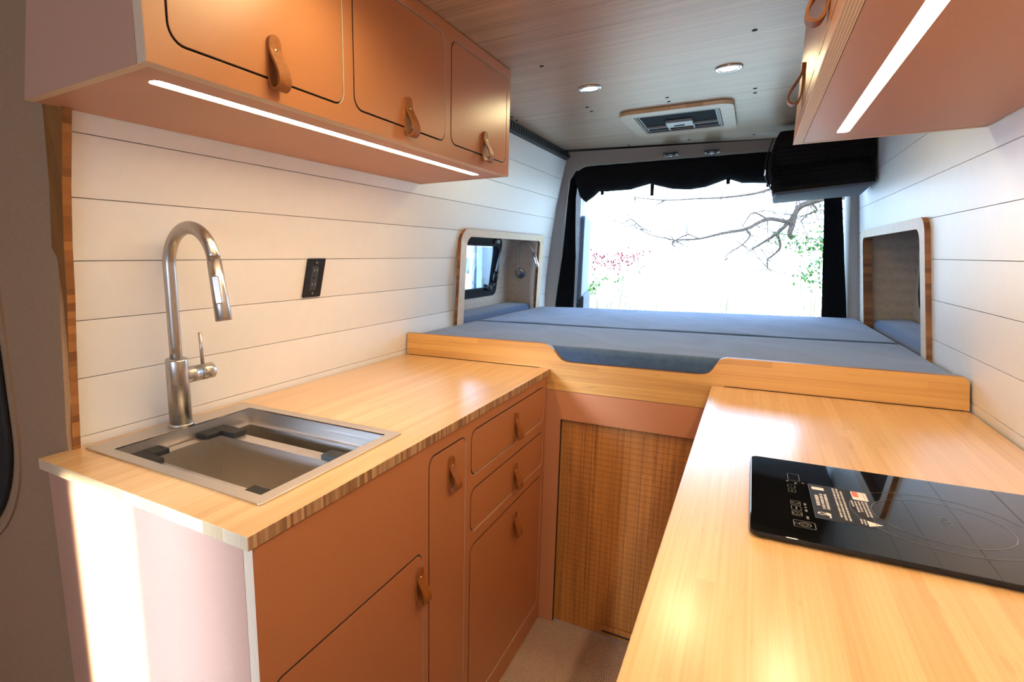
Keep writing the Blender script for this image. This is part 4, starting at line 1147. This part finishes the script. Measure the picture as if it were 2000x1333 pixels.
for (a, b, w, h) in ((0.0775, 1.054, 0.003, 0.005), (0.0885, 1.049, 0.003, 0.007), (0.0985, 1.054, 0.003, 0.005), (0.0955, 0.962, 0.003, 0.008), (0.0955, 0.950, 0.003, 0.004), (0.0955, 0.938, 0.003, 0.009), (0.0955, 0.912, 0.003, 0.011)):
    ctl.append((rr(a, b - h / 2, a + w, b + h / 2, 0.0008, 2), None))
keys = ctl[:7]; extra = ctl[7:]
own = {0: [], 1: [0], 2: [1, 2], 3: [3], 4: [4], 5: [5, 6], 6: [7, 8, 9]}
for k, kp in enumerate(keys):
    flat('display_outline' if k == 0 else 'touch_key', [kp] + [extra[q] for q in own[k]], MAT['print_grey'], hb)
for q in extra[10:]:
    flat('key_caption', [q], MAT['print_grey'], hb)
st = flat('warning_sticker', [(rr(0.1065, 0.918, 0.176, 1.057, 0.001, 2), None)], MAT['sticker'], hb, 0.0002)
st['label'] = 'dark warning sticker with white print'
flat('sticker_border', [ring_rect(0.1065, 0.918, 0.176, 1.057, 0.0006, 0.001)], MAT['sticker_line'], st, 0.0003)
rnd = random.Random(5)
def words(a0, a1, b1, b0):
    out = []; b = b1
    while b > b0 + 0.002:
        w = rnd.uniform(0.0035, 0.009); e = max(b - w, b0)
        # letters
        q = b
        while q > e + 0.0008:
            lw_ = rnd.uniform(0.0007, 0.0013)
            out.append((rr(a0, max(q - lw_, e), a1 - rnd.choice((0, 0, 0.0006)), q, 0.0001, 1), None)); q -= lw_ + 0.00035
        b = e - 0.0013
    return out
pr = []
pr += words(0.1120, 0.1165, 1.010, 0.967); pr += words(0.1185, 0.1222, 1.018, 0.957); pr += words(0.1240, 0.1277, 1.019, 0.957)
for a, b1, b0 in ((0.1372, 1.052, 0.936), (0.1417, 1.052, 0.928), (0.1465, 1.044, 0.927)): pr += words(a, a + 0.0026, b1, b0)
for a, b1, b0 in ((0.1565, 1.011, 0.988), (0.1607, 1.011, 0.966), (0.1650, 1.013, 0.972), (0.1694, 1.014, 0.955), (0.1735, 1.014, 0.957)): pr += words(a, a + 0.0025, b1, b0)
for a, b1, b0 in ((0.1592, 0.943, 0.926), (0.1628, 0.943, 0.924)): pr += words(a, a + 0.0022, b1, b0)
flat('sticker_text', pr, MAT['print_white'], st, 0.00035)
flat('sticker_badge', [(rr(0.1105, 1.034, 0.1262, 1.046, 0.0005, 2), None)], MAT['print_white'], st, 0.0003)
flat('sticker_warning_triangle', [([(0.1665, 0.9415), (0.1670, 0.9215), (0.1835, 0.9330)], None)], MAT['print_white'], st, 0.0003)
flat('sticker_ring_icon', [arc(0.1155, 0.9385, 0.0040, 0.0020)], MAT['print_white'], st, 0.0003)
flat('sticker_pan_icon', [([(0.1225 + 0.0042 * math.cos(t_ * PI / 8), 0.9390 + 0.0052 * math.sin(t_ * PI / 8)) for t_ in range(16)], None), (rr(0.1240, 0.926, 0.1260, 0.9355, 0.0006, 2), None)], MAT['print_white'], st, 0.0003)
flat('sticker_logo_patch', [(rr(0.1605, 1.018, 0.1795, 1.0535, 0.003, 3), None)], MAT['print_white'], st, 0.0003)
flat('sticker_logo', [(rr(0.1618, 1.030, 0.1690, 1.052, 0.0006, 2), None)], MAT['orange_print'], st, 0.0004)
def text_mesh(name, s, size, at, mat, parent, up='x'):
    cu = bpy.data.curves.new(name, 'FONT'); cu.body = s; cu.size = size; cu.align_x = 'CENTER'; cu.align_y = 'CENTER'
    tmp = bpy.data.objects.new(name, cu); COL.objects.link(tmp)
    dg = bpy.context.evaluated_depsgraph_get(); me = bpy.data.meshes.new_from_object(tmp.evaluated_get(dg))
    bpy.data.objects.remove(tmp); bpy.data.curves.remove(cu); me.materials.clear()
    for v in me.vertices: v.co = Vector((at[0] + v.co.y, hsk(at[0], at[1]) - v.co.x, zg + 0.0003))
    return finish(name, me, mat, parent)
text_mesh('zone_lettering', 'LUXE', 0.013, (0.258, 0.990), MAT['print_dim'], hb)

# ------------------------------------------------------------------ outdoors
def mk_ground():
    m, nt, b = new_mat('sunlit_dry_lawn')
    v = coords(nt); f = noise(nt, v, 3.0, 6, 0.7)
    r = ramp(nt, [(0.3, srgb(196, 190, 160)), (0.7, srgb(236, 232, 214))]); nt.links.new(f, r.inputs['Fac'])
    nt.links.new(r.outputs['Color'], b.inputs['Base Color']); b.inputs['Roughness'].default_value = 1.0
    return m
bm = B(); bm.faces.new([bm.verts.new(p) for p in ((-40, -30, -0.62), (40, -30, -0.62), (40, 60, -0.62), (-40, 60, -0.62))])
tag(obj('ground', bm, mk_ground()), kind='structure')
MAT['bark'] = plain('bark', srgb(70, 58, 50), rough=0.9, nscale=30, nstr=0.35)
MAT['leaf'] = plain('spring_leaves', srgb(62, 104, 24), rough=0.6, nscale=6, nstr=0.4)
MAT['redleaf'] = plain('crimson_leaves', srgb(120, 24, 40), rough=0.6, nscale=6, nstr=0.4)
MAT['reed'] = plain('dry_reeds', srgb(140, 130, 106), rough=0.8, nscale=6, nstr=0.3)
branches = {
 'b1': ([(0.62, 1.91), (0.44, 1.85), (0.36, 1.81), (0.32, 1.73), (0.28, 1.66), (0.19, 1.55), (0.09, 1.47), (-0.02, 1.39)], 0.036, 0.010),
 'b2': ([(0.32, 1.73), (0.31, 1.62), (0.30, 1.54), (0.33, 1.49)], 0.032, 0.020),
 'b3': ([(0.28, 1.66), (0.09, 1.70), (-0.10, 1.60), (-0.32, 1.56), (-0.54, 1.51), (-0.78, 1.50), (-0.80, 1.45)], 0.022, 0.006),
 'b4': ([(0.19, 1.55), (0.23, 1.41), (0.18, 1.33), (0.13, 1.28), (0.14, 1.18)], 0.014, 0.006),
 'b5': ([(0.44, 1.85), (0.50, 1.77), (0.43, 1.73), (0.38, 1.67)], 0.012, 0.005),
 'b6': ([(0.30, 2.08), (0.07, 2.0), (-0.08, 1.96), (-0.35, 1.94), (-0.56, 1.95), (-0.91, 1.95), (-1.24, 2.0)], 0.016, 0.005),
 'b7': ([(0.09, 1.70), (-0.04, 1.77), (-0.10, 1.69), (-0.13, 1.62)], 0.010, 0.004),
 'b8': ([(-0.10, 1.60), (-0.05, 1.54), (-0.11, 1.44), (-0.24, 1.34), (-0.26, 1.27)], 0.011, 0.004),
 'b9': ([(-0.54, 1.51), (-0.66, 1.56), (-0.78, 1.50)], 0.007, 0.004),
 'b10': ([(-0.78, 1.50), (-0.9, 1.53), (-1.02, 1.56), (-1.15, 1.63), (-1.24, 1.68)], 0.007, 0.004),
 'b11': ([(-1.15, 1.66), (-1.26, 1.75), (-1.35, 1.71), (-1.46, 1.75)], 0.007, 0.004),
}
tr = thing('garden_tree', (1.5, 7.3, -0.62), 'bare-branched tree with fresh green leaves outside the rear doorway', 'tree')
bm = B()
tube(bm, smooth_path([(1.55, 7.4, -0.62), (1.5, 7.3, 0.6), (1.35, 7.2, 1.5), (1.0, 7.1, 1.9), (0.62, 7.0, 1.91)], 6), [lerp(0.16, 0.05, k / 24) for k in range(25)], 10)
tube(bm, smooth_path([(1.35, 7.2, 1.5), (0.9, 7.05, 2.15), (0.30, 7.0, 2.08)], 5), [lerp(0.08, 0.02, k / 10) for k in range(11)], 8)
for pts, r0, r1 in branches.values():
    pa = smooth_path([(x, 7.0 + 0.05 * math.sin(x * 7), z) for x, z in pts], 5)
    m_ = len(pa); tube(bm, pa, [lerp(r0, r1, k / (m_ - 1)) for k in range(m_)], 7)
rn = random.Random(11)
allp = [(x, z) for pts, _, _ in branches.values() for x, z in pts]
for k in range(150):
    x, z = rn.choice(allp); a = rn.uniform(0, 2 * PI); L = rn.uniform(0.08, 0.28)
    p_ = Vector((x, 7.0 + rn.uniform(-0.1, 0.1), z)); d_ = Vector((math.cos(a), rn.uniform(-0.5, 0.5), math.sin(a)))
    q_ = p_ + d_ * L; e_ = q_ + Vector((math.cos(a + rn.uniform(-.8, .8)), 0, math.sin(a + rn.uniform(-.8, .8)))) * L * 0.6
    tube(bm, [p_, q_, e_], [0.004, 0.003, 0.0015], 4)
obj('branches', bm, MAT['bark'], tr)
def leaf_cloud(bm, centres, n, spread, size, seed):
    r_ = random.Random(seed)
    for k in range(n):
        c = Vector(r_.choice(centres)) + Vector((r_.gauss(0, spread), r_.gauss(0, spread), r_.gauss(0, spread * 0.8)))
        d1_ = Vector((r_.uniform(-1, 1), r_.uniform(-1, 1), r_.uniform(-1, 1))).normalized(); u, v = frame_of(d1_)
        s = size * r_.uniform(0.6, 1.3)
        bm.faces.new([bm.verts.new(c - d1_ * s), bm.verts.new(c + u * s * 0.45), bm.verts.new(c + d1_ * s), bm.verts.new(c - u * s * 0.45)])
bm = B()
leaf_cloud(bm, [(0.2, 7, 1.50), (0.3, 7, 1.45), (0.42, 7, 1.44), (0.52, 7, 1.42), (0.58, 7, 1.5), (0.50, 7, 1.36), (0.62, 7, 1.62), (0.55, 7, 1.80), (0.66, 7, 1.72), (0.75, 7, 1.5), (0.36, 7, 1.47), (0.46, 7, 1.52)], 620, 0.055, 0.024, 3)
obj('leaves', bm, MAT['leaf'], tr)
def shrub(name, label, cx, cy, w, h, mat, n, seed, size=0.035, z0=-0.62, cen=None, spread=0.16):
    t = thing(name, (cx, cy, z0), label, 'shrub')
    r_ = random.Random(seed); bm = B(); ce = []
    for k in range(34):
        x = cx + r_.gauss(0, w * 0.45); y = cy + r_.gauss(0, 0.2); zt = z0 + h * r_.uniform(0.6, 1.0)
        tube(bm, [(cx + (x - cx) * 0.3, y, z0), (lerp(cx, x, 0.7), y, lerp(z0, zt, 0.6)), (x, y, zt)], [0.012, 0.008, 0.003], 5)
        ce.append((x, y, zt)); ce.append((lerp(cx, x, 0.85), y, lerp(z0, zt, 0.8)))
    obj('stems', bm, MAT['reed'], t)
    bm = B(); leaf_cloud(bm, cen or ce, n, spread, size, seed + 1); obj('leaves', bm, mat, t)
    return t
shrub('shrub', 'crimson-leaved shrub outside, beyond the open rear door', -1.80, 8.2, 0.7, 1.98, MAT['redleaf'], 520, 21, 0.028, cen=[(-2.0 + 0.07 * k, 8.2, 1.26 + 0.05 * math.sin(k)) for k in range(10)], spread=0.08)
shrub('shrub', 'low green shrub outside, below the crimson shrub', -1.85, 7.6, 0.5, 1.6, MAT['leaf'], 160, 31, 0.03, cen=[(-1.87, 7.6, 0.92), (-1.80, 7.6, 0.88), (-1.7, 7.6, 1.02), (-1.5, 7.6, 1.0), (-1.27, 7.6, 1.16)], spread=0.05)
shrub('shrub', 'leafy green shrub outside, beside the hob-side screen strip', 0.62, 7.6, 0.35, 1.85, MAT['leaf'], 300, 41, 0.03, cen=[(0.60, 7.6, 1.22), (0.56, 7.6, 1.12), (0.64, 7.6, 1.0), (0.5, 7.6, 1.09), (0.66, 7.6, 1.32), (0.62, 7.6, 1.45)], spread=0.055)
bm = B(); rn = random.Random(77)
for k in range(700):
    x = rn.uniform(-3.2, 1.4); y = rn.uniform(9.6, 12.0); h = rn.uniform(1.25, 1.8)
    b0 = Vector((x, y, -0.62)); b1 = b0 + Vector((rn.gauss(0, 0.07), 0, h)); b2 = b1 + Vector((rn.gauss(0, 0.09), 0, 0.12))
    w = 0.004
    for p, q in ((b0, b1), (b1, b2)):
        bm.faces.new([bm.verts.new(p + Vector((-w, 0, 0))), bm.verts.new(p + Vector((w, 0, 0))), bm.verts.new(q + Vector((w * 0.6, 0, 0))), bm.verts.new(q + Vector((-w * 0.6, 0, 0)))])
tag(obj('tall_reeds', bm, MAT['reed']), 'thin dry reeds and grass stems outside the rear doorway', 'reeds', kind='stuff')

# seen through the niche window: ribbed grey panel and pale house
gp_ = thing('garage_panel', (-2.05, 4.5, -0.62), 'grey-blue ribbed metal panel standing outside the niche window', 'metal panel')
MAT['rib'] = plain('grey_blue_sheet', (0.10, 0.125, 0.17, 1), rough=0.5)
bm = B(); box(bm, (-2.115, 4.50, -0.62), (-1.80, 4.53, 1.62))
for k in range(5): box(bm, (-2.06 + k * 0.055, 4.485, -0.5), (-2.035 + k * 0.055, 4.5, 1.40), 0.004)
obj('ribbed_sheet', bm, MAT['rib'], gp_)
bm = B(); box(bm, (-2.125, 4.478, -0.62), (-2.10, 4.535, 1.64), 0.003); obj('corner_post', bm, MAT['grey'], gp_)
hs = thing('pale_house', (-6.3, 11.5, -0.62), 'pale house with dark windows far outside the niche window', 'house')
bm = B(); box(bm, (-7.4, 11.5, -0.62), (-5.0, 14, 2.0)); obj('walls', bm, MAT['van_paint'], hs)
bm = B(); vs = [(-7.6, 11.3, 2.0), (-4.8, 11.3, 2.0), (-4.8, 14.2, 2.0), (-7.6, 14.2, 2.0), (-7.6, 12.7, 2.9), (-4.8, 12.7, 2.9)]
V_ = [bm.verts.new(v) for v in vs]
for f in ((0, 1, 5, 4), (2, 3, 4, 5), (0, 4, 3), (1, 2, 5), (0, 3, 2, 1)): bm.faces.new([V_[i] for i in f])
obj('roof', bm, MAT['grey'], hs)
for wx in (-6.5, -5.62, -5.44):
    bm = B(); box(bm, (wx, 11.47, 0.95), (wx + 0.10, 11.52, 1.3), 0.0); obj('house_window', bm, MAT['dkgrey'], hs)

# ------------------------------------------------------------------ light
w = bpy.data.worlds.new('sky'); scene.world = w; w.use_nodes = True
nt = w.node_tree; bg_ = nt.nodes['Background']
tc = N(nt, 'ShaderNodeTexCoord'); sp_ = N(nt, 'ShaderNodeSeparateXYZ'); nt.links.new(tc.outputs['Generated'], sp_.inputs[0])
r = ramp(nt, [(0.45, (0.56, 0.75, 1.0, 1)), (0.75, (0.38, 0.63, 1.0, 1))])
ma = N(nt, 'ShaderNodeMath', operation='MULTIPLY_ADD'); nt.links.new(sp_.outputs['Z'], ma.inputs[0]); ma.inputs[1].default_value = 0.5; ma.inputs[2].default_value = 0.5
nt.links.new(ma.outputs[0], r.inputs['Fac']); nt.links.new(r.outputs['Color'], bg_.inputs['Color'])
bg_.inputs['Strength'].default_value = 8.0

def light(kind, name, loc, direction, energy, col, **kw):
    l = bpy.data.lights.new(name, kind); l.energy = energy; l.color = col
    for k, v in kw.items(): setattr(l, k, v)
    o = bpy.data.objects.new(name, l); COL.objects.link(o); o.location = loc
    o.rotation_euler = Vector(direction).to_track_quat('-Z', 'Y').to_euler()
    return o
light('SUN', 'sun', (0, -5, 8), (-0.35, 0.62, -0.70), 5.0, (1.0, 0.93, 0.82), angle=0.01)
WARM = (1.0, 0.82, 0.44)
for (lx, ly, e) in ((-0.513, 1.978, 6), (-0.111, 2.002, 6), (-0.50, 0.72, 7.5), (-0.11, 0.72, 7.5)):
    light('SPOT', 'downlight_beam', (lx, ly, CEIL - 0.012), (0, 0, -1), e, WARM, spot_size=3.0, spot_blend=0.45, shadow_soft_size=0.05 if ly > 1 else 0.12)
# daylight through the cab windows behind the photographer
light('AREA', 'cab_window_light', (-1.05, -1.30, 0.98), (0.15, 1, -0.18), 2.6, (0.62, 0.78, 1.0), shape='RECTANGLE', size=0.30, size_y=0.9, spread=math.radians(12))
light('AREA', 'windscreen_light', (-0.1, -1.9, 1.30), (-0.1, 1, -0.0), 20, (0.72, 0.83, 1.0), shape='RECTANGLE', size=1.3, size_y=0.6)
# low sun falling through the cab door gap onto the end of the sink cabinet
light('AREA', 'low_sun_gap', (-0.962, -1.85, 0.612), (0, 1, 0.0), 8, (1.0, 0.82, 0.58), shape='RECTANGLE', size=0.155, size_y=0.60, spread=math.radians(2.0))
# portal that guides daylight through the rear doorway
pl = light('AREA', 'rear_doorway_portal', (-0.30, 3.62, 1.40), (0, -1, 0), 1, (1, 1, 1), shape='RECTANGLE', size=1.35, size_y=0.8)
pl.data.cycles.is_portal = True

# ------------------------------------------------------------------ camera
cam = bpy.data.cameras.new('camera'); co = bpy.data.objects.new('camera', cam); COL.objects.link(co)
yaw, pit, rol = 0.5586, 0.1714, -0.0061
def mat3(rows): return Matrix(rows)
cy_, sy_ = math.cos(yaw), math.sin(yaw); cp_, sp2 = math.cos(pit), math.sin(pit); cr_, sr_ = math.cos(rol), math.sin(rol)
base_ = Matrix(((1, 0, 0), (0, 0, -1), (0, 1, 0)))
Ym = Matrix(((cy_, sy_, 0), (-sy_, cy_, 0), (0, 0, 1))); Pm = Matrix(((1, 0, 0), (0, cp_, -sp2), (0, sp2, cp_))); Rm = Matrix(((cr_, -sr_, 0), (sr_, cr_, 0), (0, 0, 1)))
M = Rm @ Pm @ base_ @ Ym
right, up, backv = M[0], -M[1], -M[2]
mw = Matrix(((right[0], up[0], backv[0], 0.0), (right[1], up[1], backv[1], 0.0), (right[2], up[2], backv[2], 1.3244), (0, 0, 0, 1)))
co.matrix_world = mw
cam.sensor_fit = 'HORIZONTAL'; cam.sensor_width = 36.0
cam.lens = 1065.8145 / 2000 * 36
cam.shift_x = 0.2028 / 2; cam.shift_y = 0.0211 / 2
cam.clip_start = 0.01; cam.clip_end = 200
scene.camera = co

scene.view_settings.view_transform = 'Standard'
scene.view_settings.look = 'None'
scene.view_settings.exposure = 0.22
scene.cycles.use_denoising = True
scene.cycles.max_bounces = 10
scene.cycles.diffuse_bounces = 5
scene.cycles.sample_clamp_indirect = 6.0
